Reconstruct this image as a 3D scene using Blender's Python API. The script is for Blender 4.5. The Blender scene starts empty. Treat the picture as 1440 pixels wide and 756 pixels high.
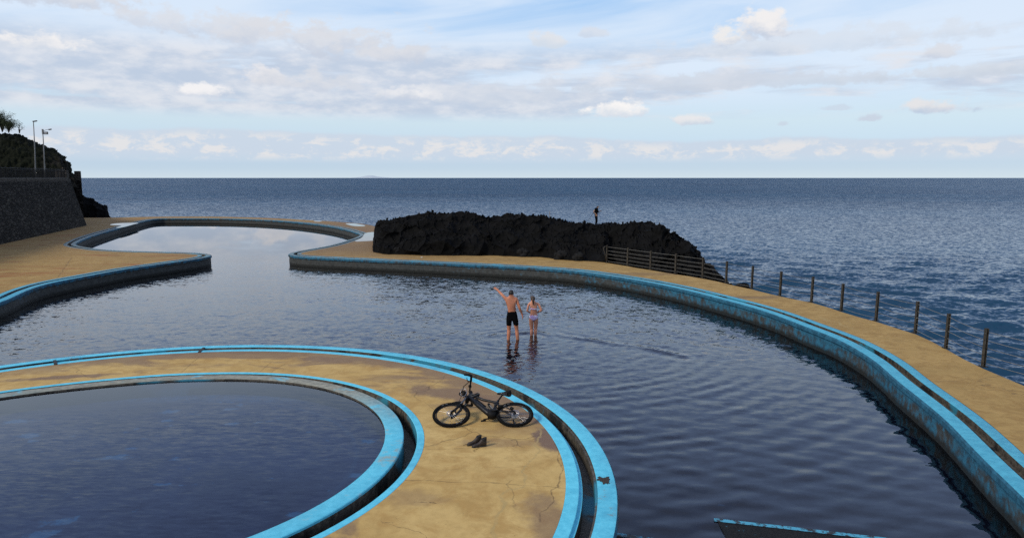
import bpy, bmesh, math, random
import numpy as np
from mathutils import Vector, Matrix, geometry
random.seed(7); rng = np.random.default_rng(7)
R = math.radians
SC = bpy.context.scene
COL = SC.collection

# ------------------------------------------------------------------ camera
F = 1000.0; PITCH = math.atan(128 / F); HC = 5.2      # focal length in px of a 1440 wide frame
cam_d = bpy.data.cameras.new('camera'); cam = bpy.data.objects.new('camera', cam_d); COL.objects.link(cam)
cam_d.sensor_width = 36; cam_d.lens = 36 * F / 1440
cam.location = (0, 0, HC); cam.rotation_euler = (math.pi / 2 - PITCH, 0, 0)
cam_d.clip_start = 0.1; cam_d.clip_end = 90000
SC.camera = cam
def U(px, py, z=0.6):
    """photo pixel -> point on the horizontal plane z"""
    u = (px - 720) / F; v = (py - 378) / F
    d = math.sin(PITCH) + math.cos(PITCH) * v; w = math.cos(PITCH) - math.sin(PITCH) * v
    s = (HC - z) / d
    return Vector((u * s, w * s, z))
def LOS(px, py, D):
    """point on the ray through a pixel at horizontal distance y = D"""
    u = (px - 720) / F; v = (py - 378) / F
    d = math.sin(PITCH) + math.cos(PITCH) * v; w = math.cos(PITCH) - math.sin(PITCH) * v
    s = D / w
    return Vector((u * s, D, HC - d * s))

# ------------------------------------------------------------------ object helpers
def tag(o, label=None, cat=None, group=None, kind=None):
    if label: o['label'] = label
    if cat: o['category'] = cat
    if group: o['group'] = group
    if kind: o['kind'] = kind
    return o
def empty(name, loc=(0, 0, 0), rz=0.0):
    o = bpy.data.objects.new(name, None); COL.objects.link(o); o.location = loc; o.rotation_euler = (0, 0, rz)
    o.empty_display_size = 0.2
    return o
def mesh_obj(name, verts, faces, mats, parent=None, smooth=False, midx=None):
    me = bpy.data.meshes.new(name)
    me.from_pydata([tuple(v) for v in verts], [], faces)
    if not isinstance(mats, (list, tuple)): mats = [mats]
    for m in mats: me.materials.append(m)
    if midx is not None: me.polygons.foreach_set('material_index', midx)
    me.validate(); me.update()
    if smooth: me.polygons.foreach_set('use_smooth', [True] * len(me.polygons))
    o = bpy.data.objects.new(name, me); COL.objects.link(o)
    if parent: o.parent = parent
    return o
def bm_obj(name, bm, mats, parent=None, smooth=False):
    me = bpy.data.meshes.new(name); bm.to_mesh(me); bm.free()
    if not isinstance(mats, (list, tuple)): mats = [mats]
    for m in mats: me.materials.append(m)
    if smooth: me.polygons.foreach_set('use_smooth', [True] * len(me.polygons))
    o = bpy.data.objects.new(name, me); COL.objects.link(o)
    if parent: o.parent = parent
    return o
def grid_obj(name, P, mats, parent=None, smooth=True, keep=None, wrap=False):
    """P: (rows, cols, 3) array -> quad grid"""
    n, m = P.shape[:2]
    idx = np.arange(n * m).reshape(n, m)
    if wrap: idx = np.concatenate([idx, idx[:, :1]], 1)
    q = np.stack([idx[:-1, :-1], idx[:-1, 1:], idx[1:, 1:], idx[1:, :-1]], -1).reshape(-1, 4)
    if keep is not None: q = q[keep]
    V = P.reshape(-1, 3)
    if keep is not None:
        used = np.unique(q); rem = np.full(len(V), -1); rem[used] = np.arange(len(used)); V = V[used]; q = rem[q]
    me = bpy.data.meshes.new(name)
    me.vertices.add(len(V)); me.vertices.foreach_set('co', V.astype(np.float32).ravel())
    me.loops.add(q.size); me.loops.foreach_set('vertex_index', q.ravel().astype(np.int32))
    me.polygons.add(len(q)); me.polygons.foreach_set('loop_start', np.arange(0, q.size, 4, dtype=np.int32))
    me.polygons.foreach_set('use_smooth', np.full(len(q), smooth))
    me.update(calc_edges=True)
    if not isinstance(mats, (list, tuple)): mats = [mats]
    for m_ in mats: me.materials.append(m_)
    o = bpy.data.objects.new(name, me); COL.objects.link(o)
    if parent: o.parent = parent
    return o

# ------------------------------------------------------------------ numpy noise
_perm = rng.permutation(256); _perm = np.concatenate([_perm, _perm, _perm])
_g3 = rng.normal(size=(256, 3)); _g3 /= np.linalg.norm(_g3, axis=1)[:, None]
def perlin(P):
    P = np.asarray(P, float); i = np.floor(P).astype(int); f = P - i; i &= 255
    w = f * f * f * (f * (f * 6 - 15) + 10); out = 0
    for dx in (0, 1):
        for dy in (0, 1):
            for dz in (0, 1):
                h = _perm[_perm[_perm[(i[..., 0] + dx) & 255] + ((i[..., 1] + dy) & 255)] + ((i[..., 2] + dz) & 255)]
                g = _g3[h]
                d = g[..., 0] * (f[..., 0] - dx) + g[..., 1] * (f[..., 1] - dy) + g[..., 2] * (f[..., 2] - dz)
                out = out + d * (w[..., 0] if dx else 1 - w[..., 0]) * (w[..., 1] if dy else 1 - w[..., 1]) * (w[..., 2] if dz else 1 - w[..., 2])
    return out
def fbm(P, octv=5, gain=.5, lac=2.03):
    a = 1; s = 0; P = np.asarray(P, float)
    for _ in range(octv):
        s = s + a * perlin(P); P = P * lac + 17.3; a *= gain
    return s
def billow(P, octv=5, gain=.5, lac=2.1):
    a = 1; s = 0; P = np.asarray(P, float)
    for _ in range(octv):
        s = s + a * (1 - 2.2 * np.abs(perlin(P))); P = P * lac + 9.1; a *= gain
    return s

def cobble(P):
    """rounded lumps with deep joints: 1 in the middle of a block, 0 in the joint"""
    P = np.asarray(P, float); i = np.floor(P).astype(int); f1 = np.full(P.shape[:-1], 9.0); f2 = f1.copy()
    for dx in (-1, 0, 1):
        for dy in (-1, 0, 1):
            for dz in (-1, 0, 1):
                c = i + np.array([dx, dy, dz]); h = _perm[_perm[_perm[c[..., 0] & 255] + (c[..., 1] & 255)] + (c[..., 2] & 255)]
                q = c + .5 + .42 * _g3[h]; d = np.sqrt(((P - q) ** 2).sum(-1))
                f2 = np.where(d < f1, f1, np.minimum(f2, d)); f1 = np.minimum(f1, d)
    return np.clip((f2 - f1) * 2.2, 0, 1) ** .6
# ------------------------------------------------------------------ node helpers
def lin(c):
    """sRGB 0-255 -> linear"""
    return tuple(((x / 255) / 12.92 if x / 255 <= .04045 else ((x / 255 + .055) / 1.055) ** 2.4) for x in c) + (1,)
class NT:
    def __init__(s, tree): s.t = tree; s.n = tree.nodes; s.l = tree.links
    def new(s, ty, **kw):
        n = s.n.new(ty)
        for k, v in kw.items(): setattr(n, k, v)
        return n
    def inp(s, sock, v):
        if v is None: return
        if isinstance(v, bpy.types.NodeSocket): s.l.new(v, sock)
        elif isinstance(v, bpy.types.Node): s.l.new(v.outputs[0], sock)
        else: sock.default_value = v
    def math(s, op, a, b=None, c=None, clamp=False):
        n = s.new('ShaderNodeMath', operation=op, use_clamp=clamp)
        for k, v in enumerate((a, b, c)): s.inp(n.inputs[k], v)
        return n.outputs[0]
    def add(s, a, b): return s.math('ADD', a, b)
    def sub(s, a, b): return s.math('SUBTRACT', a, b)
    def mul(s, a, b, clamp=False): return s.math('MULTIPLY', a, b, clamp=clamp)
    def ss(s, x, a, b, lo=0.0, hi=1.0):
        n = s.new('ShaderNodeMapRange', interpolation_type='SMOOTHSTEP')
        s.inp(n.inputs[0], x)
        for k, v in ((1, a), (2, b), (3, lo), (4, hi)): s.inp(n.inputs[k], v)
        return n.outputs[0]
    def mix(s, f, a, b, bt='MIX'):
        n = s.new('ShaderNodeMix', data_type='RGBA', blend_type=bt)
        s.inp(n.inputs[0], f); s.inp(n.inputs[6], a); s.inp(n.inputs[7], b)
        return n.outputs[2]
    def noise(s, vec, scale, detail=4, rough=.55, dist=0.0, lac=2.0):
        n = s.new('ShaderNodeTexNoise'); s.inp(n.inputs['Vector'], vec)
        n.inputs['Scale'].default_value = scale; n.inputs['Detail'].default_value = detail
        n.inputs['Roughness'].default_value = rough; n.inputs['Distortion'].default_value = dist
        n.inputs['Lacunarity'].default_value = lac
        return n.outputs[0]
    def voro(s, vec, scale, feature='F1', out='Distance', rnd=1.0):
        n = s.new('ShaderNodeTexVoronoi', feature=feature); s.inp(n.inputs['Vector'], vec)
        n.inputs['Scale'].default_value = scale; n.inputs['Randomness'].default_value = rnd
        return n.outputs[out]
    def mapping(s, vec, loc=(0, 0, 0), rot=(0, 0, 0), sc=(1, 1, 1)):
        n = s.new('ShaderNodeMapping'); s.inp(n.inputs[0], vec)
        n.inputs[1].default_value = loc; n.inputs[2].default_value = rot; n.inputs[3].default_value = sc
        return n.outputs[0]
    def comb(s, x, y, z=0.0):
        n = s.new('ShaderNodeCombineXYZ'); s.inp(n.inputs[0], x); s.inp(n.inputs[1], y); s.inp(n.inputs[2], z); return n.outputs[0]
    def sep(s, v):
        n = s.new('ShaderNodeSeparateXYZ'); s.inp(n.inputs[0], v); return n.outputs
    def pos(s): return s.new('ShaderNodeNewGeometry').outputs['Position']
    def obj(s): return s.new('ShaderNodeTexCoord').outputs['Object']
    def bump(s, h, strength=.5, dist=.02, normal=None):
        n = s.new('ShaderNodeBump'); s.inp(n.inputs['Height'], h)
        n.inputs['Strength'].default_value = strength; n.inputs['Distance'].default_value = dist
        if normal is not None: s.inp(n.inputs['Normal'], normal)
        return n.outputs[0]
    def ramp(s, x, stops, interp='LINEAR'):
        n = s.new('ShaderNodeValToRGB'); s.inp(n.inputs[0], x); cr = n.color_ramp; cr.interpolation = interp
        while len(cr.elements) < len(stops): cr.elements.new(.5)
        for e, (p, c) in zip(cr.elements, stops): e.position = p; e.color = c
        return n.outputs[0]
def material(name, build):
    m = bpy.data.materials.new(name); m.use_nodes = True; t = m.node_tree
    for n in list(t.nodes): t.nodes.remove(n)
    T = NT(t); out = T.new('ShaderNodeOutputMaterial'); r = build(T)
    T.l.new(r if isinstance(r, bpy.types.NodeSocket) else r.outputs[0], out.inputs[0])
    return m
def pbr(T, col, rough=.6, normal=None, metal=0.0, spec=.5):
    p = T.new('ShaderNodeBsdfPrincipled'); T.inp(p.inputs['Base Color'], col); T.inp(p.inputs['Roughness'], rough)
    T.inp(p.inputs['Metallic'], metal); p.inputs['Specular IOR Level'].default_value = spec
    if normal is not None: T.inp(p.inputs['Normal'], normal)
    return p
def simple(name, col, rough=.6, metal=0.0, var=.25, scale=30, spec=.5, bump=.15):
    def b(T):
        o = T.obj(); n = T.noise(o, scale, 4)
        c = T.mix(T.ss(n, .3, .7), tuple(x * (1 - var) for x in col[:3]) + (1,), tuple(min(1, x * (1 + var)) for x in col[:3]) + (1,))
        return pbr(T, c, T.ss(n, .2, .8, max(.02, rough - .08), min(1, rough + .08)), T.bump(n, bump, .004), metal, spec)
    return material(name, b)

# ------------------------------------------------------------------ sun + sky
SUN_EL, SUN_AZ = 38.0, -60.0     # azimuth measured from +Y towards +X; light arrives from behind-left
sd = bpy.data.lights.new('sun', 'SUN'); sun = bpy.data.objects.new('sun', sd); COL.objects.link(sun)
sd.energy = 2.1; sd.angle = R(15); sd.color = (1.0, .93, .82)
SA = R(-125)
dirv = Vector((math.sin(SA) * math.cos(R(SUN_EL)), math.cos(SA) * math.cos(R(SUN_EL)), math.sin(R(SUN_EL))))
sun.rotation_euler = dirv.to_track_quat('Z', 'Y').to_euler(); sun.location = (0, 0, 30)
W = bpy.data.worlds.new('World'); SC.world = W; W.use_nodes = True
T = NT(W.node_tree)
for n in list(T.n): T.n.remove(n)
wout = T.new('ShaderNodeOutputWorld'); bg = T.new('ShaderNodeBackground'); T.l.new(bg.outputs[0], wout.inputs[0])
sky = T.new('ShaderNodeTexSky', sky_type='NISHITA'); sky.sun_disc = False
sky.sun_elevation = R(SUN_EL); sky.sun_rotation = SA; sky.altitude = 5; sky.air_density = 1.0; sky.dust_density = .6; sky.ozone_density = 1.5
STR = .1
dvec = T.new('ShaderNodeTexCoord').outputs['Generated']
X, Y, Z = T.sep(dvec)
Z = T.math('ABSOLUTE', Z)
AZ = T.mul(T.math('ARCTAN2', X, Y), 1000.0)            # milliradians, 0 = straight out to sea
EL = T.mul(T.math('ARCSINE', Z), 1000.0)
def S(*c): return tuple(x for x in lin(c)[:3]) + (1,)
def ev(px, py): return (math.degrees(0), (px - 720) , 250 - py)
# clear-air gradient
grad = T.ramp(T.math('DIVIDE', EL, 1571.0, clamp=True), [
    (0.000, S(196, 213, 226)), (.010, S(176, 199, 221)), (.030, S(186, 208, 228)), (.047, S(195, 214, 227)),
    (.085, S(186, 210, 234)), (.16, S(146, 190, 236)), (.26, S(134, 170, 232)), (.45, S(82, 92, 136)), (1.0, S(150, 165, 196))])
nish = T.mix(1.0, sky.outputs[0], (STR, STR, STR, 1), 'MULTIPLY')
base = T.mix(.15, grad, nish)
# wisps of high cloud
cv = T.comb(T.math('DIVIDE', AZ, 420.0), T.math('DIVIDE', T.add(EL, T.mul(AZ, -.06)), 60.0), 3.1)
ci = T.noise(cv, 1.0, 6, .6, .6)
ci2 = T.noise(T.comb(T.math('DIVIDE', AZ, 500.0), T.math('DIVIDE', EL, 220.0), 8.3), 1.0, 3, .5)
cim = T.mul(T.ss(T.add(T.mul(ci, .5), T.mul(ci2, .6)), .34, .58), T.ss(EL, 70.0, 130.0))
base = T.mix(T.mul(cim, T.ss(EL, 210.0, 420.0, .80, .22)), base, S(212, 223, 236))
# grey stratus sheets
sv = T.comb(T.math('DIVIDE', AZ, 230.0), T.math('DIVIDE', EL, 26.0), 5.7)
st = T.noise(sv, 1.0, 7, .58, .35)
st2 = T.noise(T.comb(T.math('DIVIDE', AZ, 60.0), T.math('DIVIDE', EL, 22.0), 1.7), 1.0, 5, .6)
band = T.mul(T.ss(EL, 72.0, 92.0), T.ss(EL, 150.0, 190.0, 1.0, 0.0))
leftw = T.ss(AZ, 620.0, -500.0, .50, .86)
stm = T.mul(T.ss(T.add(T.mul(st, .75), T.mul(st2, .25)), T.sub(.72, T.mul(leftw, .5)), T.sub(.86, T.mul(leftw, .5))), band)
stc = T.mix(T.ss(st2, .35, .68), S(178, 190, 208), S(212, 214, 220))
base = T.mix(T.mul(stm, .86), base, stc)
# warped coordinates for separate clouds
wn = T.noise(T.comb(T.math('DIVIDE', AZ, 34.0), T.math('DIVIDE', EL, 22.0), .4), 1.0, 6, .62)
wn2 = T.noise(T.comb(T.math('DIVIDE', AZ, 34.0), T.math('DIVIDE', EL, 22.0), 9.4), 1.0, 6, .62)
def puff(base, px, py, rx, ry, top, bot, dens=1.0, flat=.55, soft=.55):
    ax, ey = px - 720.0, 250.0 - py
    rx *= 1.25; ry *= 1.25
    dx = T.math('DIVIDE', T.sub(AZ, math.atan(ax / 1000) * 1000), float(rx)); dy = T.math('DIVIDE', T.sub(EL, math.atan(ey / 1000) * 1000), float(ry))
    dyf = T.mul(dy, T.ss(dy, -.2, .2, 1 / flat, 1.0))
    r = T.math('SQRT', T.add(T.mul(dx, dx), T.mul(dyf, dyf)))
    r = T.add(r, T.mul(T.sub(wn, .5), 3.0))
    m = T.ss(r, .95 + soft * .1, .95 - soft, 0.0, dens)
    c = T.mix(T.ss(T.add(dy, T.mul(T.sub(wn2, .5), 2.2)), -.55, .45), bot, top)
    return T.mix(m, base, c)
G1, G2 = S(188, 196, 210), S(206, 208, 214)
for a in [(60, 42, 90, 19, G2, G1, .9), (330, 62, 110, 17, G2, G1, .75), (460, 72, 120, 24, G2, G1, .85), (545, 86, 70, 15, G2, G1, .9),
          (40, 98, 60, 14, S(228, 226, 226), S(196, 204, 216), .95), (285, 143, 30, 9, S(232, 230, 230), G1, .9), (385, 122, 26, 16, S(222, 220, 222), G1, .85),
          (590, 140, 42, 13, S(232, 230, 230), G1, .9), (430, 128, 60, 18, G2, G1, .7), (700, 140, 150, 20, S(200, 206, 216), S(190, 199, 212), .6),
          (1060, 128, 260, 13, S(196, 203, 214), S(188, 197, 210), .75), (1130, 82, 190, 16, S(204, 210, 219), S(194, 203, 215), .6),
          (1340, 128, 130, 10, S(200, 207, 216), S(190, 199, 211), .6),
          (1062, 60, 34, 22, S(226, 224, 224), S(188, 197, 212), 1.0), (1015, 72, 28, 14, S(222, 221, 221), S(184, 195, 212), 1.0),
          (767, 67, 24, 12, S(212, 213, 216), S(198, 206, 216), .8), (828, 58, 16, 8, G2, G1, .6), (1307, 105, 18, 8, G2, G1, .85),
          (858, 160, 34, 14, S(232, 230, 229), S(200, 208, 218), 1.0), (972, 175, 28, 9, S(218, 218, 220), S(190, 200, 213), .95),
          (1301, 168, 32, 12, S(214, 214, 216), S(178, 192, 210), 1.0), (1210, 178, 12, 6, G1, G1, .8), (1165, 164, 18, 4, G1, G1, .5), (1095, 181, 7, 5, G1, G1, .6)]:
    base = puff(base, *a)
# low bank of distant cumulus above the horizon
bn = T.noise(T.comb(T.math('DIVIDE', AZ, 34.0), T.math('DIVIDE', EL, 17.0), 2.2), 1.0, 7, .66, .3)
bn2 = T.noise(T.comb(T.math('DIVIDE', AZ, 300.0), 0.0, 4.4), 1.0, 3, .5)
topl = T.add(T.mul(T.sub(bn2, .5), 26.0), T.ss(AZ, -200.0, 500.0, 58.0, 50.0))
sheet = T.mul(T.ss(T.sub(EL, T.add(topl, T.mul(T.sub(bn, .5), 8.0))), 3.0, -3.0), T.ss(EL, 14.0, 34.0))
base = T.mix(T.mul(sheet, .85), base, S(190, 201, 215))
cum = T.mul(T.ss(bn, .46, .60), T.mul(T.ss(EL, 20.0, 32.0), T.ss(T.sub(EL, topl), 3.0, -12.0)))
base = T.mix(T.mul(cum, .60), base, S(226, 220, 215))
T.inp(bg.inputs[0], base); bg.inputs[1].default_value = 1.0
W.cycles.sampling_method = 'MANUAL'; W.cycles.sample_map_resolution = 1024

# ------------------------------------------------------------------ curves
def catmull(P, closed=False, step=.25):
    P = [Vector((p[0], p[1])) for p in P]; n = len(P); out = []
    rngk = range(n if closed else n - 1)
    for k in rngk:
        p1, p2 = P[k], P[(k + 1) % n]
        p0 = P[(k - 1) % n] if closed or k > 0 else p1 * 2 - p2
        p3 = P[(k + 2) % n] if closed or k + 2 < n else p2 * 2 - p1
        d01, d12, d23 = [max(1e-4, (b - a).length ** .5) for a, b in ((p0, p1), (p1, p2), (p2, p3))]
        m1 = (p1 - p0) / d01 - (p2 - p0) / (d01 + d12) + (p2 - p1) / d12
        m2 = (p2 - p1) / d12 - (p3 - p1) / (d12 + d23) + (p3 - p2) / d23
        m1 *= d12; m2 *= d12
        s = max(1, int((p2 - p1).length / step))
        for j in range(s):
            t = j / s; t2 = t * t; t3 = t2 * t
            out.append((2 * t3 - 3 * t2 + 1) * p1 + (t3 - 2 * t2 + t) * m1 + (-2 * t3 + 3 * t2) * p2 + (t3 - t2) * m2)
    if not closed: out.append(P[-1])
    return out
def relax(P, closed, it):
    A = np.array([tuple(p) for p in P])
    for _ in range(it):
        if closed: A = .5 * A + .25 * (np.roll(A, 1, 0) + np.roll(A, -1, 0))
        else: A[1:-1] = .5 * A[1:-1] + .25 * (A[:-2] + A[2:])
    return [Vector(a) for a in A]
def normals2(P, closed):
    """unit normals to the right of travel, mitred"""
    n = len(P); N = []
    for k in range(n):
        a = P[(k - 1) % n] if closed or k > 0 else None; b = P[(k + 1) % n] if closed or k < n - 1 else None
        d1 = (P[k] - a).normalized() if a is not None else None; d2 = (b - P[k]).normalized() if b is not None else None
        d1 = d1 or d2; d2 = d2 or d1
        n1 = Vector((d1.y, -d1.x)); n2 = Vector((d2.y, -d2.x)); m = n1 + n2
        m = m.normalized() if m.length > 1e-6 else n1
        N.append(m / max(.55, m.dot(n1)))
    return N
def offset(P, N, o): return [p + q * o for p, q in zip(P, N)]
def sweep(name, P, N, prof, mat, parent=None, closed=True, smooth=True):
    A = np.array([[tuple(p + q * o) + (z,) for p, q in zip(P, N)] for o, z in prof])
    return grid_obj(name, A, mat, parent, smooth=smooth, wrap=closed)
def fill(name, outer, holes, z, mat, skirt=None, parent=None):
    loops = [[Vector((p[0], p[1], z)) for p in outer]] + [[Vector((p[0], p[1], z)) for p in h] for h in holes]
    tri = geometry.tessellate_polygon(loops); V = [v for l in loops for v in l]
    F_ = []
    for t in tri:
        a, b, c = (V[i] for i in t)
        F_.append(tuple(t) if (b - a).cross(c - a).z > 0 else tuple(reversed(t)))
    if skirt is not None:
        n = len(outer); s0 = len(V); V = V + [Vector((p[0], p[1], skirt)) for p in outer]
        F_ += [(k, (k + 1) % n, s0 + (k + 1) % n, s0 + k) for k in range(n)]
    return mesh_obj(name, V, F_, mat, parent)

# ------------------------------------------------------------------ setting materials
def stains_at(T, P, spots, ns=1.3, na=1.9):
    """real stains at fixed places on the paving: (x, y, rx, ry, rot)"""
    wob = T.noise(P, ns, 6, .65); X_, Y_, Z_ = T.sep(P); tot = None
    for (x, y, rx, ry, a, k) in spots:
        dx = T.sub(X_, x); dy = T.sub(Y_, y); c, s_ = math.cos(a), math.sin(a)
        u = T.math('DIVIDE', T.add(T.mul(dx, c), T.mul(dy, s_)), rx); v = T.math('DIVIDE', T.sub(T.mul(dy, c), T.mul(dx, s_)), ry)
        r = T.add(T.math('SQRT', T.add(T.mul(u, u), T.mul(v, v))), T.mul(T.sub(wob, .5), na))
        m = T.mul(T.ss(r, 1.0, .45), k)
        tot = m if tot is None else T.math('MAXIMUM', tot, m)
    return tot
def seams(T, P, segs):
    nz = T.new('ShaderNodeTexNoise'); T.inp(nz.inputs['Vector'], P); nz.inputs['Scale'].default_value = 2.2; nz.inputs['Detail'].default_value = 6
    tot = None
    for (p, q, w, wob) in segs:
        a, b = U(*p).to_2d(), U(*q).to_2d(); L_ = (b - a).length; d = (b - a) / L_
        sc = T.new('ShaderNodeVectorMath', operation='SCALE'); sb = T.new('ShaderNodeVectorMath', operation='SUBTRACT'); T.inp(sb.inputs[0], nz.outputs['Color']); sb.inputs[1].default_value = (.5, .5, .5); T.inp(sc.inputs[0], sb.outputs[0]); sc.inputs['Scale'].default_value = wob
        ad = T.new('ShaderNodeVectorMath', operation='ADD'); T.inp(ad.inputs[0], P); T.inp(ad.inputs[1], sc.outputs[0]); X_, Y_, Z_ = T.sep(ad.outputs[0])
        dx, dy = T.sub(X_, a.x), T.sub(Y_, a.y); u = T.add(T.mul(dx, d.x), T.mul(dy, d.y)); v = T.math('ABSOLUTE', T.sub(T.mul(dy, d.x), T.mul(dx, d.y)))
        m = T.mul(T.ss(v, w, w * .3), T.mul(T.ss(u, -.05, .05), T.ss(u, L_ + .05, L_ - .05)))
        tot = m if tot is None else T.math('MAXIMUM', tot, m)
    return tot
def ochre(name, c1, c2, stain, spots=(), streak=0.0, far_brown=False, stain_lo=.56, joints=(), patches=()):
    def b(T):
        P = T.pos(); n1 = T.noise(P, .55, 6, .6, .3); n2 = T.noise(P, 7, 6, .65); n3 = T.noise(P, 60, 3, .6)
        c = T.mix(T.ss(n1, .3, .7), c1, c2)
        c = T.mix(T.ss(T.noise(P, 2.2, 7, .68, .5), .40, .66, 0, .75), c, tuple(x * f for x, f in zip(c1[:3], (.78, .70, .62))) + (1,)); c = T.mix(T.ss(n2, .35, .75, 0, .45), c, tuple(x * .72 for x in c1[:3]) + (1,))
        SP = T.mapping(P, sc=(.35, 1.3, 1)) if streak else P
        s1 = T.noise(SP, .33, 6, .62, .8); s2 = T.noise(SP, 1.7, 5, .6, .4)
        m = T.ss(T.add(T.mul(s1, .75), T.mul(s2, .25)), stain_lo, stain_lo + .1, 0, .75)
        if spots: m = T.math('MAXIMUM', m, stains_at(T, P, spots))
        if spots and not far_brown:
            X0, Y0, Z0 = T.sep(P); ddx = T.add(X0, 6.93); ddy = T.sub(Y0, 10.85); rr = T.math('SQRT', T.add(T.mul(ddx, ddx), T.mul(ddy, ddy)))
            bw = T.noise(T.mapping(P, sc=(.8, 1.6, 1)), .75, 6, .6, .6)
            band = T.mul(T.ss(T.add(rr, T.mul(T.sub(bw, .5), 5.0)), 6.35, 7.3), T.ss(T.add(Y0, T.mul(X0, .3)), 11.0, 14.5))
            m = T.math('MAXIMUM', m, T.mul(band, .72))
        if far_brown:
            Y_ = T.sep(P)[1]; X_ = T.sep(P)[0]
            m = T.math('MAXIMUM', m, T.mul(T.mul(T.mul(T.ss(Y_, 36.0, 48.0), T.ss(X_, 4.0, -5.0)), T.ss(X_, -24.0, -16.0, .35, 1.0)), T.ss(s2, .25, .55, .3, .75)))
            rust = T.mul(T.ss(T.noise(SP, .9, 5, .6, .5), .52, .66), T.ss(X_, -10.0, -15.0, 0, .75))
            c = T.mix(rust, c, (.30, .115, .035, 1))
        m = T.mul(m, T.ss(n3, .2, .55, .7, 1))
        c = T.mix(m, c, stain)
        # hairline cracks, only in places
        dP = T.new('ShaderNodeVectorMath', operation='ADD'); T.inp(dP.inputs[0], P)
        nz = T.new('ShaderNodeTexNoise'); T.inp(nz.inputs['Vector'], P); nz.inputs['Scale'].default_value = 1.6; nz.inputs['Detail'].default_value = 5
        vm = T.new('ShaderNodeVectorMath', operation='SCALE'); T.inp(vm.inputs[0], nz.outputs['Color']); vm.inputs['Scale'].default_value = .7
        T.inp(dP.inputs[1], vm.outputs[0])
        ck = T.voro(dP.outputs[0], .24, 'DISTANCE_TO_EDGE'); ckm = T.mul(T.ss(ck, .0045, .001), T.ss(T.noise(P, .8, 3), .42, .6))
        c = T.mix(T.mul(ckm, .5), c, (.075, .05, .03, 1))
        if joints: c = T.mix(T.mul(T.mul(seams(T, P, joints), T.ss(n2, .35, .6, .35, 1.0)), .6), c, (.09, .055, .03, 1))
        if patches: c = T.mix(T.mul(seams(T, P, patches), T.ss(n2, .3, .6, .2, .75)), c, (.42, .30, .12, 1))
        # small chips and specks
        sp = T.mul(T.ss(T.voro(P, 9, 'F1'), .09, .03), T.ss(T.noise(P, 1.1, 3), .52, .62))
        c = T.mix(T.mul(sp, .8), c, (.06, .042, .03, 1))
        dash = T.noise(T.mapping(P, rot=(0, 0, .3), sc=(2.5, 9, 1)), 1.0, 4, .7); dm = T.ss(dash, .66 if far_brown else .70, .70 if far_brown else .74, 0, .75)
        c = T.mix(dm, c, (.085, .055, .03, 1))
        h = T.add(T.mul(n2, .5), T.add(T.mul(n3, .3), T.mul(ckm, -1.5)))
        return pbr(T, c, T.ss(m, 0, 1, .85, .7), T.bump(h, .35, .012), spec=.3)
    return material(name, b)
OC1, OC2 = (.53, .345, .115, 1), (.64, .44, .165, 1)
isl_spots = []
def spot(px, py, rpx, rdm, a=0.0, k=.8):
    p = U(px, py); return (p.x, p.y, rpx * 1.35, rdm * 1.35, a, min(.95, k * 1.15))
isl_spots = [spot(772, 612, .30, .75, .25, .9), spot(800, 640, .14, 1.1, .1, .75), spot(650, 555, 1.6, .45, -.35, .7), spot(735, 585, .9, .22, -.8, .75),
             spot(330, 493, 2.6, .42, 0, .75), spot(480, 505, 1.5, .35, -.1, .7), spot(80, 505, 1.6, .5, .25, .8), spot(200, 498, 1.8, .35, .1, .75),
             spot(560, 510, 1.2, .3, -.4, .7), spot(90, 530, 1.0, .18, .25, .7), spot(700, 622, .9, .22, 0, .35), spot(775, 735, .35, .8, .2, .55),
             spot(590, 700, .5, .3, 0, .3), spot(640, 570, .7, .2, 0, .4)]
M_OCH_I = ochre('ochre_island', OC1, OC2, (.17, .105, .075, 1), isl_spots, stain_lo=.60, joints=[((256, 522.5), (279, 502), .016, .1), ((365, 523), (381, 509), .012, .1), ((381, 523), (402, 511), .012, .1), ((690, 679), (802, 686), .012, .1), ((566, 674), (700, 679), .014, .15), ((601, 631), (664, 630), .010, .15), ((604, 660), (760, 655), .006, .2), ((766, 592), (786, 592), .010, .1), ((540, 729), (600, 756), .010, .4), ((0, 524), (160, 504), .02, .3), ((782, 620), (789, 660), .018, .3), ((789, 660), (762, 730), .018, .4), ((480, 540), (600, 515), .010, .3), ((520, 548), (620, 540), .009, .5)], patches=[((757, 600), (752, 640), .035, .5), ((752, 640), (733, 680), .04, .6), ((733, 680), (708, 695), .035, .6), ((708, 695), (702, 756), .045, .6)])
M_OCH_P = ochre('ochre_promenade', (.37, .235, .075, 1), (.47, .30, .10, 1), (.16, .095, .05, 1), [spot(900, 385, 2.0, .5, 0, .4), spot(1060, 418, 1.0, .4, 0, .5)], streak=1, far_brown=True, stain_lo=.585, joints=[((-40, 361), (150, 354.3), .045, .3), ((101, 362), (78, 395), .035, .2), ((0, 377), (100, 369), .03, .5), ((1215, 480), (1290, 478), .012, .3), ((1100, 443), (1160, 428), .02, .3), ((1310, 545), (1420, 548), .010, .4)], patches=[((1230, 480), (1290, 530), .05, .8), ((1290, 530), (1350, 590), .04, .8), ((1150, 445), (1200, 462), .05, .8)])

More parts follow.
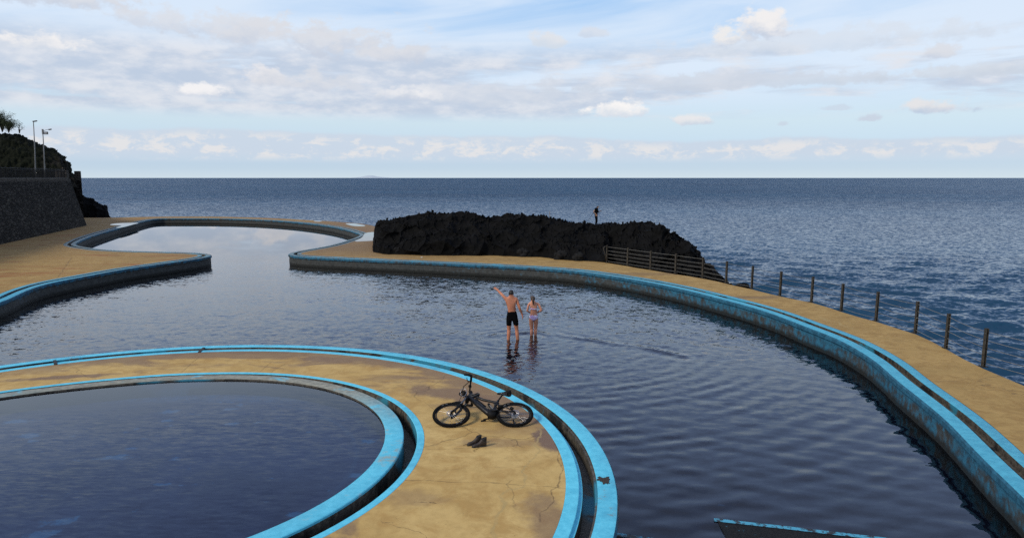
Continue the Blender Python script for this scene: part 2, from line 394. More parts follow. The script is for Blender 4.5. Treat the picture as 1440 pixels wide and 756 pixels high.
def coping_mat(name, dirty_far=True, dirt=.5, blu=((.090, .52, .69, 1), (.14, .65, .82, 1))):
    def b(T):
        P = T.pos(); X_, Y_, Z_ = T.sep(P)
        n1 = T.noise(P, 1.1, 6, .62, .3); n2 = T.noise(P, 9, 6, .65); n3 = T.noise(P, 45, 4, .6)
        blue = T.mix(T.ss(n2, .3, .7), *blu)
        blue = T.mix(T.ss(n1, .5, .75, 0, .55), blue, (.05, .28, .42, 1))
        grey = T.mix(T.ss(n2, .3, .7), (.12, .11, .095, 1), (.22, .21, .18, 1))
        m = T.ss(T.add(T.mul(n1, .6), T.mul(n2, .4)), .64 - dirt * .1, .74 - dirt * .1)
        if dirty_far:
            far = T.ss(Y_, 26.0, 42.0, 0, 1); far2 = T.mul(T.ss(Y_, 40.0, 46.0), .8)
            m = T.math('MAXIMUM', m, T.mul(far, T.ss(T.add(T.mul(n1, .5), T.mul(n2, .5)), .40, .52)))
            m = T.math('MAXIMUM', m, far2)
        c = T.mix(T.mul(m, .85), blue, grey)
        ch = T.mul(T.ss(T.noise(P, 16, 5, .7, .5), .675, .71), .8)
        c = T.mix(ch, c, (.05, .06, .06, 1))
        return pbr(T, c, .6, T.bump(T.add(n3, n2), .3, .006), spec=.35)
    return material(name, b)
M_COP = coping_mat('blue_coping_paint', blu=((.055, .33, .46, 1), (.090, .45, .59, 1))); M_COP_I = coping_mat('blue_island_paint', False, .45)
def kiddie_cop(T):
    P = T.pos(); X_, Y_, Z_ = T.sep(P)
    n1 = T.noise(P, 1.3, 6, .62, .5); n2 = T.noise(P, 8, 6, .65)
    blue = T.mix(T.ss(n2, .3, .7), (.08, .46, .62, 1), (.12, .58, .76, 1))
    grey = T.mix(T.ss(n2, .3, .7), (.19, .19, .155, 1), (.33, .32, .25, 1))
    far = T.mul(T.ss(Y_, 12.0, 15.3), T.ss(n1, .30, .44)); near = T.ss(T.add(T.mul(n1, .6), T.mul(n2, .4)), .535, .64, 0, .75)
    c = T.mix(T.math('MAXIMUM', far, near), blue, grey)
    return pbr(T, c, .6, T.bump(n2, .3, .006), spec=.35)
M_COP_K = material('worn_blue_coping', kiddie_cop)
def face_mat(name, blue_amt=.5, dark=1.0):
    def b(T):
        P = T.pos(); X_, Y_, Z_ = T.sep(P)
        n1 = T.noise(P, .8, 6, .65, .4); n2 = T.noise(P, 5, 7, .7); n3 = T.noise(P, 30, 4, .6)
        vs = T.noise(T.mapping(P, sc=(6, 6, .6)), 1.0, 5, .65)
        g = T.mix(T.ss(n2, .3, .7), tuple(dark * x for x in (.075, .082, .080)) + (1,), tuple(dark * x for x in (.16, .17, .16)) + (1,))
        g = T.mix(T.ss(vs, .45, .65, 0, .6), g, (.05, .048, .042, 1))
        bl = T.mix(T.ss(n2, .35, .65), (.010, .075, .13, 1), (.024, .16, .26, 1))
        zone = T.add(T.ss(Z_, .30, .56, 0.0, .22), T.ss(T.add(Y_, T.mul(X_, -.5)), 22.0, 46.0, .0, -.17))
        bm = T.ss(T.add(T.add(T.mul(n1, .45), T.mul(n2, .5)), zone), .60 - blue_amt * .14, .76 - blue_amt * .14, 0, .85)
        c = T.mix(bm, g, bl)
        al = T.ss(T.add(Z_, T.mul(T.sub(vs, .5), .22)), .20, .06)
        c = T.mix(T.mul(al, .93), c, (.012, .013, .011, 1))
        return pbr(T, c, .75, T.bump(T.add(n2, T.mul(n3, .5)), .5, .015), spec=.25)
    return material(name, b)
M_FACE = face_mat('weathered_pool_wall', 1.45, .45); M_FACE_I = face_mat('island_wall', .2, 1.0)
def gutter(T):
    P = T.pos(); n1 = T.noise(P, 1.4, 6, .65, .4); n2 = T.noise(P, 12, 6, .7); n3 = T.noise(P, .55, 3)
    c = T.mix(T.ss(n2, .3, .7), (.03, .026, .02, 1), (.115, .098, .072, 1))
    c = T.mix(T.ss(n1, .52, .6, 0, .9), c, (.008, .008, .007, 1))
    c = T.mix(T.mul(T.ss(n3, .56, .62), T.ss(n1, .42, .50)), c, (.03, .20, .28, 1))
    return pbr(T, c, .6, T.bump(n2, .5, .012), spec=.4)
M_GUT = material('damp_gutter_concrete', gutter)
def conc(T):
    P = T.pos(); n1 = T.noise(P, 1.2, 6, .62); n2 = T.noise(P, 14, 5, .7)
    c = T.mix(T.ss(n1, .3, .7), (.07, .06, .05, 1), (.17, .15, .12, 1)); c = T.mix(T.ss(n2, .4, .7, 0, .5), c, (.04, .035, .03, 1))
    return pbr(T, c, .85, T.bump(n2, .5, .02), spec=.25)
M_CONC = material('sea_worn_concrete', conc)

def water_mat(name, tint, floor_w, bumpf, ior=1.33, rough=.02, refl=1.0):
    """thin water sheet: real reflection by Fresnel, tinted see-through elsewhere"""
    def b(T):
        nrm = bumpf(T)
        fr = T.new('ShaderNodeFresnel'); fr.inputs[0].default_value = ior; fr2 = T.new('ShaderNodeFresnel'); fr2.inputs[0].default_value = ior
        T.inp(fr.inputs[1], nrm)
        gl = T.new('ShaderNodeBsdfAnisotropic' if False else 'ShaderNodeBsdfGlossy'); gl.inputs['Roughness'].default_value = rough
        gl.inputs['Color'].default_value = (refl, refl, refl, 1)
        if nrm is not None: T.inp(gl.inputs['Normal'], nrm)
        tr = T.new('ShaderNodeBsdfTransparent'); tr.inputs[0].default_value = tint
        mx = T.new('ShaderNodeMixShader'); T.inp(mx.inputs[0], T.add(T.mul(fr.outputs[0], .45), T.mul(fr2.outputs[0], .62))); T.l.new(tr.outputs[0], mx.inputs[1]); T.l.new(gl.outputs[0], mx.inputs[2])
        return mx
    return material(name, b)

# ------------------------------------------------------------------ main pool outline (measured on the deck level)
bpx = [(0, 425), (40, 407.5), (70, 398), (120, 388.5), (180, 377.5), (230, 370.5), (270, 364.8), (292, 361.2), (300, 358.6), (296, 356.8), (280, 355.3), (230, 353.7), (180, 352.4),
       (147, 350.6), (122, 347.5), (107, 344), (112, 339), (130, 331.5), (160, 322.5), (190, 314), (214, 308.4), (224, 307.3), (245, 307.2), (300, 307.3), (350, 308.4), (400, 311), (442, 315), (475, 320),
       (498, 326), (506, 329.2), (503, 332.5), (490, 337), (460, 345.4), (420, 352.5), (407, 355.2), (403.5, 357.2), (409, 359.2), (430, 361), (462, 362.6), (525, 365.4), (587, 368), (650, 371), (700, 373.3), (738, 375.3), (797, 379.4),
       (835, 384), (874, 389.9), (913, 396.7), (960, 406.4), (1012, 419.6), (1058, 431.9), (1100, 446), (1126, 456.5), (1153, 466.5), (1179, 477), (1206, 491.8), (1232, 508.8), (1257, 532), (1294, 561), (1331, 592), (1360, 623), (1397, 661), (1440, 701)]
Bp = [U(*q).to_2d() for q in bpx]
Bp += [Vector(q) for q in [(6.6, 7.2), (5.9, 4.2), (5.0, 0.5), (3.0, -3.2), (-2, -5.5), (-9, -6), (-16, -3), (-20.5, 4), (-20.8, 12), (-19.6, 18), (-18.8, 22.5)]]
B = relax(catmull(Bp, True, .22), True, 10)
B = list(reversed(B)); BN = normals2(B, True)               # land lies to the right of travel
O_RIM = .76
pr = empty('basin_wall', B[0].to_3d())
tag(pr, 'winding weathered concrete wall round the large dark pool, blue painted top', 'pool wall')
def sw(name, parts, P, N, root, closed=True):
    obs = []
    for nm, prof, m in parts:
        o = sweep(nm, P, N, prof, m, None, closed, smooth=False); o.parent = root
        o.matrix_parent_inverse = Matrix.Translation(-root.location)
        o.data.polygons.foreach_set('use_smooth', [True] * len(o.data.polygons))
        try: o.data.set_sharp_from_angle(angle=R(35))
        except Exception: pass
        obs.append(o)
    return obs
RIM = [('pool_wall', [(.05, -.6), (.05, .43), (.0, .462), (.0, .555), (.028, .592)], M_FACE),
       ('coping', [(.028, .592), (.06, .60), (.30, .60), (.31, .592)], M_COP),
       ('gutter', [(.31, .592), (.312, .36), (.46, .345), (.475, .46), (.515, .465), (.52, .592)], M_GUT),
       ('kerb', [(.52, .592), (.53, .602), (.74, .602), (.76, .59), (.76, .5)], M_COP)]
sw('r', RIM, B, BN, pr)

# promenade slab around the pool
edge = [(1440, 542), (1384, 518.5), (1331, 491.5), (1288, 470), (1233, 452.5), (1184, 438.3), (1142, 425.6), (1097, 416.6), (1058, 407), (1022, 398.8), (989, 391.6), (950, 385.4), (914, 379.6), (884, 374.4), (854, 369.4),
        (800, 357), (700, 345), (600, 338), (545, 328), (525, 317.5), (505, 314.2), (485, 312.6), (460, 310.8), (430, 309.2), (400, 307.4), (350, 305.5), (300, 304.4), (220, 304.6), (160, 305.8), (100, 306)]
ep = [U(*q).to_2d() for q in edge]
ep = catmull(ep, False, .8)
ep = [Vector((14.5, -14)), Vector((13.2, 0)), Vector((12.6, 7))] + ep + [Vector((-75, 90)), Vector((-80, 40)), Vector((-80, -14))]
ej = [p + Vector((random.gauss(0, .02), random.gauss(0, .03))) if 3 <= k < len(ep) - 3 else p for k, p in enumerate(ep)]
hole = offset(B, BN, .755)
deck = fill('promenade_deck', ej, [hole], .6, [M_OCH_P]); tag(deck, kind='structure')
n = len(ej)
side = mesh_obj('sea_wall', [(p.x, p.y, .6) for p in ej] + [(p.x + .02, p.y, -3) for p in ej], [(k, n + k, n + (k + 1) % n, (k + 1) % n) for k in range(n)], M_CONC)
tag(side, 'rough concrete outer face of the promenade dropping into the sea', 'sea wall')
# thin raw concrete lip along the sea edge
# ------------------------------------------------------------------ round island with the paddling pool
IC = Vector((-6.93, 10.85)); IR = 8.54
circ = [IC + Vector((math.cos(a), math.sin(a))) * IR for a in np.linspace(0, 2 * math.pi, 260, endpoint=False)]     # counter-clockwise: outside is right
CN = normals2(circ, True); CN = [-q for q in CN]           # inwards
ir = empty('basin_wall', IC.to_3d()); tag(ir, 'bright blue double rim with a gutter around the round ochre island', 'pool wall')
sw('i', [('pool_wall', [(.05, -.6), (.05, .44), (.0, .47), (.0, .56), (.02, .592)], M_FACE_I),
         ('coping', [(.02, .592), (.04, .60), (.295, .60), (.30, .592)], M_COP_I),
         ('gutter', [(.30, .592), (.302, .56), (.335, .555), (.338, .33), (.52, .325), (.522, .55)], M_GUT),
         ('kerb', [(.522, .55), (.57, .553), (.572, .597), (.58, .604), (.765, .604), (.78, .592), (.78, .5)], M_COP_I)], circ, CN, ir)
kp = [Vector((-6.5 + 5.0 * math.cos(a), 11.55 + 5.0 * math.sin(a))) for a in [R(x) for x in range(-100, 100, 8)]]
kp += [Vector(q) for q in [(-8.0, 16.42), (-8.9, 16.15), (-10.0, 15.68), (-11.15, 15.0), (-12.2, 13.9), (-12.8, 12.3), (-12.6, 10.2), (-11.4, 8.4), (-9.6, 7.2), (-8.2, 6.75)]]
KP = relax(catmull(kp, True, .14), True, 8); KN = [-q for q in normals2(KP, True)]
isl = fill('island_deck', offset(circ, CN, .775), [offset(KP, KN, .005)], .6, M_OCH_I); tag(isl, kind='structure')
kr = empty('basin_wall', (-6.5, 11.55, .3)); tag(kr, 'worn blue ring wall and deep gutter around the shallow paddling pool', 'pool wall')
sw('k', [('kerb', [(0, .5), (0, .592), (.012, .604), (.125, .604), (.135, .595)], M_COP_I),
         ('gutter', [(.135, .595), (.15, .53), (.15, .26), (.37, .25), (.372, .60)], M_GUT),
         ('coping', [(.372, .60), (.372, .632), (.385, .642), (.69, .642), (.70, .635)], M_COP_K),
         ('pool_wall', [(.70, .635), (.705, .60), (.72, .25)], M_GUT)], KP, KN, kr)

# ------------------------------------------------------------------ pool floors
def floor_mat(T):
    P = T.pos(); n1 = T.noise(P, .7, 6, .65, .5); n2 = T.noise(P, 5, 6, .7)
    c = T.mix(T.ss(n1, .3, .7), (.026, .025, .034, 1), (.056, .053, .068, 1)); c = T.mix(T.ss(n2, .5, .75, 0, .5), c, (.02, .018, .02, 1))
    p = T.ss(T.add(T.mul(T.noise(T.mapping(P, rot=(0, 0, .2), sc=(1.2, 3, 1)), 1.1, 6, .65), .8), T.mul(n2, .2)), .66, .70)
    c = T.mix(T.mul(p, .8), c, (.06, .30, .46, 1))
    return pbr(T, c, .8, T.bump(n2, .3, .01))
M_FLOOR = material('dark_pool_floor', floor_mat)
pf = fill('pool_floor', [tuple(p - q * .02) for p, q in zip(B, BN)], [], -.22, [M_FLOOR]); tag(pf, kind='structure')
def kfloor(T):
    P = T.pos(); X_, Y_, Z_ = T.sep(P); n1 = T.noise(P, .5, 6, .6, .4); n2 = T.noise(P, 5, 6, .7)
    c = T.mix(T.ss(n1, .3, .7), (.020, .032, .085, 1), (.030, .062, .155, 1))
    pn = T.add(T.mul(T.noise(T.mapping(P, rot=(0, 0, -.1), sc=(1.1, 2.0, 1)), 1.5, 5, .6), .75), T.mul(n2, .25))
    c = T.mix(T.ss(pn, .62, .66, 0, .7), c, (.06, .36, .55, 1))
    pt = []
    for (x, y, r1, r2) in [(28, 592, .30, .12), (38, 612, .26, .10), (45, 620, .16, .08), (160, 643, .30, .10), (240, 578, .18, .10), (325, 596, .14, .08), (322, 575, .18, .07), (88, 732, .26, .09), (60, 751, .22, .10), (520, 620, .18, .10), (502, 668, .14, .08), (416, 722, .13, .06), (110, 560, .5, .12), (235, 591, .1, .06), (55, 566, .35, .1)]:
        q = U(x, y, .27); pt.append((q.x, q.y, r1 * 1.2, r2 * 1.4, .2, .75))
    c = T.mix(stains_at(T, P, pt, 5.0, 3.6), c, (.07, .38, .55, 1))
    # shallow painted margin of the floor seen through the water
    dx = T.add(X_, 6.5); dy = T.sub(Y_, 11.55); r = T.add(T.math('SQRT', T.add(T.mul(dx, dx), T.mul(dy, dy))), T.mul(T.sub(n2, .5), .12))
    c = T.mix(T.mul(T.mul(T.ss(r, 3.70, 3.76), T.ss(r, 3.84, 3.78)), T.mul(T.ss(X_, -6.0, -4.5), .5)), c, (.05, .14, .22, 1))
    c = T.mix(T.mul(T.ss(Y_, 15.1, 15.5), T.ss(n2, .4, .6, .15, .6)), c, (.05, .26, .42, 1))
    return pbr(T, c, .8, None)
M_KF = material('paddling_pool_floor', kfloor)
kf = fill('paddling_pool_floor', offset(KP, KN, .70), [], .27, [M_KF]); tag(kf, kind='structure')

# ------------------------------------------------------------------ water
def slopes(T, layers, bias=(0, 0)):
    """normal from noise slopes; layers = (vector, scale, detail, amount)"""
    tot = None
    for vec, sc, det, amt in layers:
        n = T.new('ShaderNodeTexNoise'); T.inp(n.inputs['Vector'], vec); n.inputs['Scale'].default_value = sc; n.inputs['Detail'].default_value = det; n.inputs['Roughness'].default_value = .55
        n.inputs['Distortion'].default_value = .4
        v = T.new('ShaderNodeVectorMath', operation='SUBTRACT'); T.inp(v.inputs[0], n.outputs['Color']); v.inputs[1].default_value = (.5, .5, .5)
        w = T.new('ShaderNodeVectorMath', operation='SCALE'); T.inp(w.inputs[0], v.outputs[0]); T.inp(w.inputs['Scale'], amt)
        if tot is None: tot = w.outputs[0]
        else:
            a = T.new('ShaderNodeVectorMath', operation='ADD'); T.inp(a.inputs[0], tot); T.inp(a.inputs[1], w.outputs[0]); tot = a.outputs[0]
    f = T.new('ShaderNodeVectorMath', operation='MULTIPLY_ADD'); T.inp(f.inputs[0], tot); f.inputs[1].default_value = (1, 1, 0); T.inp(f.inputs[2], T.comb(bias[0], bias[1], 0.0))
    g = T.new('ShaderNodeVectorMath', operation='ADD'); T.inp(g.inputs[0], f.outputs[0]); T.inp(g.inputs[1], T.new('ShaderNodeNewGeometry').outputs['Normal'])
    h = T.new('ShaderNodeVectorMath', operation='NORMALIZE'); T.inp(h.inputs[0], g.outputs[0])
    return h.outputs[0]
def pool_bump(T):
    P = T.pos(); X_, Y_, Z_ = T.sep(P)
    calm = T.ss(T.add(Y_, T.mul(T.sub(T.noise(P, .12, 3), .5), 12.0)), 38.0, 52.0, 1.0, 0.012)
    near = T.ss(T.add(Y_, T.mul(X_, -.3)), 10.0, 24.0, .16, 1.0)
    patch = T.ss(T.noise(T.mapping(P, rot=(0, 0, .2), sc=(.5, 1.5, 1)), .2, 4, .6), .36, .62, .6, 1.1)
    lefty = T.ss(X_, -14.0, -2.0, .55, 1.0)
    k = T.mul(T.mul(T.mul(calm, near), patch), lefty)
    return slopes(T, [(T.mapping(P, rot=(0, 0, .25), sc=(1.0, 2.2, 1)), 1.5, 2, T.mul(k, .26)), (T.mapping(P, rot=(0, 0, -.3), sc=(1.0, 2.0, 1)), 5.0, 2, T.mul(k, .52))], (0, -.03))
M_POOL = water_mat('pool_water', (.56, .56, .68, 1), None, pool_bump, rough=.015, ior=1.42)
def kid_bump(T):
    P = T.pos(); X_, Y_, Z_ = T.sep(P)
    zone = T.ss(T.add(Y_, T.mul(X_, -.3)), 17.6, 13.8, .03, 1.0)
    zone = T.mul(zone, T.ss(T.noise(P, .5, 3), .3, .65, .4, 1.0))
    return slopes(T, [(T.mapping(P, rot=(0, 0, .45), sc=(1.0, 3.6, 1)), 3.4, 2, T.mul(zone, .20)), (T.mapping(P, rot=(0, 0, .2), sc=(1.0, 2.4, 1)), 9.0, 1, T.mul(zone, .08))], (0, -.01))
M_KID = water_mat('paddling_pool_water', (.62, .68, .85, 1), None, kid_bump, rough=.01)
kw = fill('paddling_pool_water', offset(KP, KN, .703), [], .602, [M_KID]); tag(kw, kind='structure')

def polymask(P, X, Y):
    A = np.array([tuple(p) for p in P]); ins = np.zeros(X.shape, bool); j = len(A) - 1
    for i in range(len(A)):
        xi, yi = A[i]; xj, yj = A[j]
        if yi != yj:
            c = ((yi > Y) != (yj > Y)) & (X < (xj - xi) * (Y - yi) / (yj - yi) + xi); ins ^= c
        j = i
    return ins
MAN = U(722, 477.0, 0); WOM = U(750, 471.0, 0)
def pool_height(X, Y):
    z = np.zeros_like(X); r2 = np.random.default_rng(3)
    near = np.clip((30 - Y) / 16, 0, 1)
    for k in range(14):                                   # ripples spreading out from the waders, fading into cross chop
        cx, cy = MAN.x + r2.normal(.4, .8), MAN.y + r2.normal(0, .7); lam = r2.uniform(.30, .72); r = np.hypot(X - cx, Y - cy)
        fal = np.exp(-((r - 8) / 6.5) ** 2) * np.clip((X + 1) / 5, .15, 1)
        z += .0011 * (lam / .5) * fal * (1 + .9 * perlin(np.stack([X * .5 + 3 * k, Y * .5, X * 0], -1)) * 1.5) * np.sin(r * 2 * math.pi / lam + r2.uniform(0, 7) + 1.2 * perlin(np.stack([X * .3, Y * .3 + 5 * k, X * 0], -1)))
    for k in range(20):
        lam = r2.uniform(.22, .8); th = r2.normal(1.95, .45); A = .0012 * lam ** .9 * r2.uniform(.5, 1.2)
        z += A * near * np.sin((X * math.cos(th) + Y * math.sin(th)) * 2 * math.pi / lam + r2.uniform(0, 7) + 1.1 * perlin(np.stack([X * .4 + k, Y * .4, X * 0], -1)))
    for c, k0 in ((MAN, 1.0), (WOM, .8)):                 # rings round the waders
        r = np.hypot(X - c.x, Y - c.y) + .06 * np.sin(np.arctan2(Y - c.y, X - c.x) * 3)
        z += k0 * .004 * np.exp(-((r - 1.35) / .55) ** 2) * np.sin(r * 2 * math.pi / .42)
        z += k0 * .008 * np.exp(-(r / .5) ** 2) * np.sin(r * 2 * math.pi / .2)
    # long wake line running to the right
    q = (X - WOM.x) * math.sin(-.33) - (Y - WOM.y + .5) * math.cos(-.33) 
    s = (X - WOM.x) * math.cos(-.33) + 0 * Y
    z += .0 * np.exp(-(q / .2) ** 2) * np.clip(s / .5, 0, 1) * np.clip((5.5 - s) / 3, 0, 1) * np.sin(q * 2 * math.pi / .36)
    wk = [U(*q, 0) for q in [(686, 472), (726, 468), (758, 467), (793, 472), (864, 482.5), (914, 490), (960, 500)]]; dm = np.full(X.shape, 9.0)
    for a, b in zip(wk[:-1], wk[1:]):
        d = b - a; t = np.clip(((X - a.x) * d.x + (Y - a.y) * d.y) / (d.x ** 2 + d.y ** 2), 0, 1); dm = np.minimum(dm, np.hypot(X - a.x - t * d.x, Y - a.y - t * d.y))
    z += .018 * np.exp(-(dm / .13) ** 2) * (1 + .6 * np.sin(X * 3.1)) - .006 * np.exp(-((dm - .34) / .15) ** 2)
    z *= np.clip((50 - Y) / 15, 0, 1)
    return z
def fan(d, ang):
    D, A = np.meshgrid(d, ang, indexing='ij'); return D * np.sin(A), D * np.cos(A)
d1 = 1 / np.linspace(1 / 7.5, 1 / 95, 760); a1 = np.linspace(R(-62), R(62), 900)
Xp, Yp = fan(d1, a1)
wm = polymask(offset(B, BN, .04), Xp, Yp)
keep = (wm[:-1, :-1] | wm[1:, 1:] | wm[1:, :-1] | wm[:-1, 1:]).ravel()
im = polymask(offset(circ, CN, .4), Xp, Yp); keep &= ~((im[:-1, :-1] & im[1:, 1:]).ravel())
pw = grid_obj('pool_water', np.stack([Xp, Yp, pool_height(Xp, Yp)], -1), M_POOL, keep=keep); tag(pw, kind='structure')

def sea_bump(T):
    P = T.pos(); X_, Y_, Z_ = T.sep(P)
    D = T.math('SQRT', T.add(T.mul(X_, X_), T.mul(Y_, Y_)))
    m = lambda rz, sx, sy: T.mapping(P, rot=(0, 0, rz), sc=(sx, sy, 1))
    farm = T.ss(D, 50.0, 220.0); far2 = T.ss(D, 150.0, 900.0)
    return slopes(T, [(m(.15, 1, 2.0), 2.0, 3, T.add(1.15, T.mul(farm, .2))), (m(-.2, 1, 1.6), 5.0, 2, .75), (m(.1, 1, 2.2), .30, 3, T.mul(farm, .5)), (m(.05, .6, 2.0), .05, 4, T.mul(far2, .35))], (0, T.ss(D, 25.0, 320.0, -.13, -.36)))
def sea(T):
    P = T.pos(); n = sea_bump(T)
    big = T.noise(T.mapping(P, sc=(.35, 1, 1)), .02, 5, .6)
    deep = T.mix(T.ss(big, .35, .65), (.006, .036, .076, 1), (.009, .052, .102, 1))
    p = pbr(T, deep, .07, n); p.inputs['IOR'].default_value = 1.33
    return p
M_SEA = material('sea_water', sea)
def waves(X, Y, D):
    z = np.zeros_like(X); dx = np.zeros_like(X); dy = np.zeros_like(X); r3 = np.random.default_rng(11)
    spr = D * D / (6.7 * 560)                            # grid spacing along the view
    warp = .9 * perlin(np.stack([X * .06, Y * .06, X * 0], -1))
    mods = [1 + 1.2 * perlin(np.stack([X / L + 5 * i, Y / L, X * 0 + i * 3.3], -1)) for i, L in enumerate((4, 6, 9, 14, 22, 30))]
    for k in range(56):
        lam = 10 ** r3.uniform(math.log10(.40), math.log10(4.5)); th = r3.normal(R(-105), R(34)); A = .0165 * lam ** .50 * r3.uniform(.5, 1.3)
        kx = 2 * math.pi / lam; c, s = math.cos(th), math.sin(th)
        fade = np.clip((lam / np.maximum(spr, .02) - 2.0) / 2, 0, 1)
        amp = A * fade * mods[min(5, int(lam) + k % 3)]
        ph = (X * c + Y * s) * kx + r3.uniform(0, 7) + warp * (3 / lam ** .5)
        z += amp * np.sin(ph); q = .85 * amp * np.cos(ph); dx += q * c; dy += q * s
    return z, dx, dy
d2 = 1 / np.concatenate([np.linspace(1 / 11, 1 / 900, 640), np.linspace(1 / 940, 1 / 45000, 50)]); a2 = np.linspace(R(-58), R(58), 1500)
Xs, Ys = fan(d2, a2); Ds = np.hypot(Xs, Ys)
zz, ddx, ddy = waves(Xs, Ys, Ds)
SEA_Z = -1.5
sw_ = grid_obj('sea_water', np.stack([Xs + ddx, Ys + ddy, zz + SEA_Z], -1), M_SEA); tag(sw_, kind='structure')

# ------------------------------------------------------------------ rocks, cliff and stone wall
def rock_mat(name, c0, c1, c2=None):
    def b(T):
        P = T.pos(); n1 = T.noise(P, .6, 6, .65, .4); n2 = T.noise(P, 4, 7, .7); v = T.voro(P, 2.2, 'F1'); n3 = T.noise(P, 22, 5, .7)
        c = T.mix(T.ss(T.add(T.mul(n1, .5), T.mul(n2, .5)), .38, .64), c0, c1)
        if c2: c = T.mix(T.ss(n1, .56, .68, 0, .8), c, c2)
        c = T.mix(T.ss(n3, .66, .76, 0, .35), c, tuple(min(1, x * 3) for x in c1[:3]) + (1,))
        return pbr(T, c, .92, T.bump(T.add(T.mul(n2, .8), T.add(T.mul(n3, .35), T.mul(v, .5))), .8, .09), spec=.12)
    return material(name, b)
M_LAVA2 = rock_mat('grey_lava', (.007, .007, .007, 1), (.022, .021, .020, 1))
M_LAVA = rock_mat('black_lava', (.0022, .0022, .0021, 1), (.0075, .0071, .0068, 1))
def cliff_m(T):
    P = T.pos(); X_, Y_, Z_ = T.sep(P); n1 = T.noise(P, .5, 6, .65, .4); n2 = T.noise(P, 3, 7, .7); n3 = T.noise(P, 1.4, 5, .7); v = T.voro(P, 1.6, 'F1')
    c = T.mix(T.ss(n2, .36, .66), (.007, .0065, .0055, 1), (.042, .038, .031, 1)); c = T.mix(T.ss(v, .25, .6, 0, .6), c, (.006, .006, .005, 1))
    c = T.mix(T.ss(n3, .66, .72, 0, .7), c, (.10, .095, .08, 1))
    veg = T.ss(T.add(X_, T.mul(T.sub(n1, .5), 10.0)), -51.5, -54.5, 0, .93)
    g = T.mix(T.ss(n2, .35, .65), (.003, .0045, .002, 1), (.011, .013, .006, 1)); c = T.mix(veg, c, g)
    return pbr(T, c, .95, T.bump(T.add(n2, v), .9, .15), spec=.1)
M_CLIFF = material('cliff_basalt', cliff_m)
def interp(pts, xs):
    pts = sorted(pts); return np.interp(xs, [p[0] for p in pts], [p[1] for p in pts])
def displace_grid(A, amp, scale, seed, fade=None, big=None):
    du = np.gradient(A, axis=0); dv = np.gradient(A, axis=1); N = np.cross(dv, du); N /= np.linalg.norm(N, axis=2)[..., None] + 1e-9
    As = A * np.array([1, 1, 1.5]); h = billow(As * scale + seed, 6, .52) * .6 + .42 * billow(A * scale * 3.3 + seed * 2, 4, .6)
    if big is not None: h = h + big * perlin(A * scale * .3 + seed)
    h = h * amp
    if fade is not None: h = h * fade
    return A + N * h[..., None]
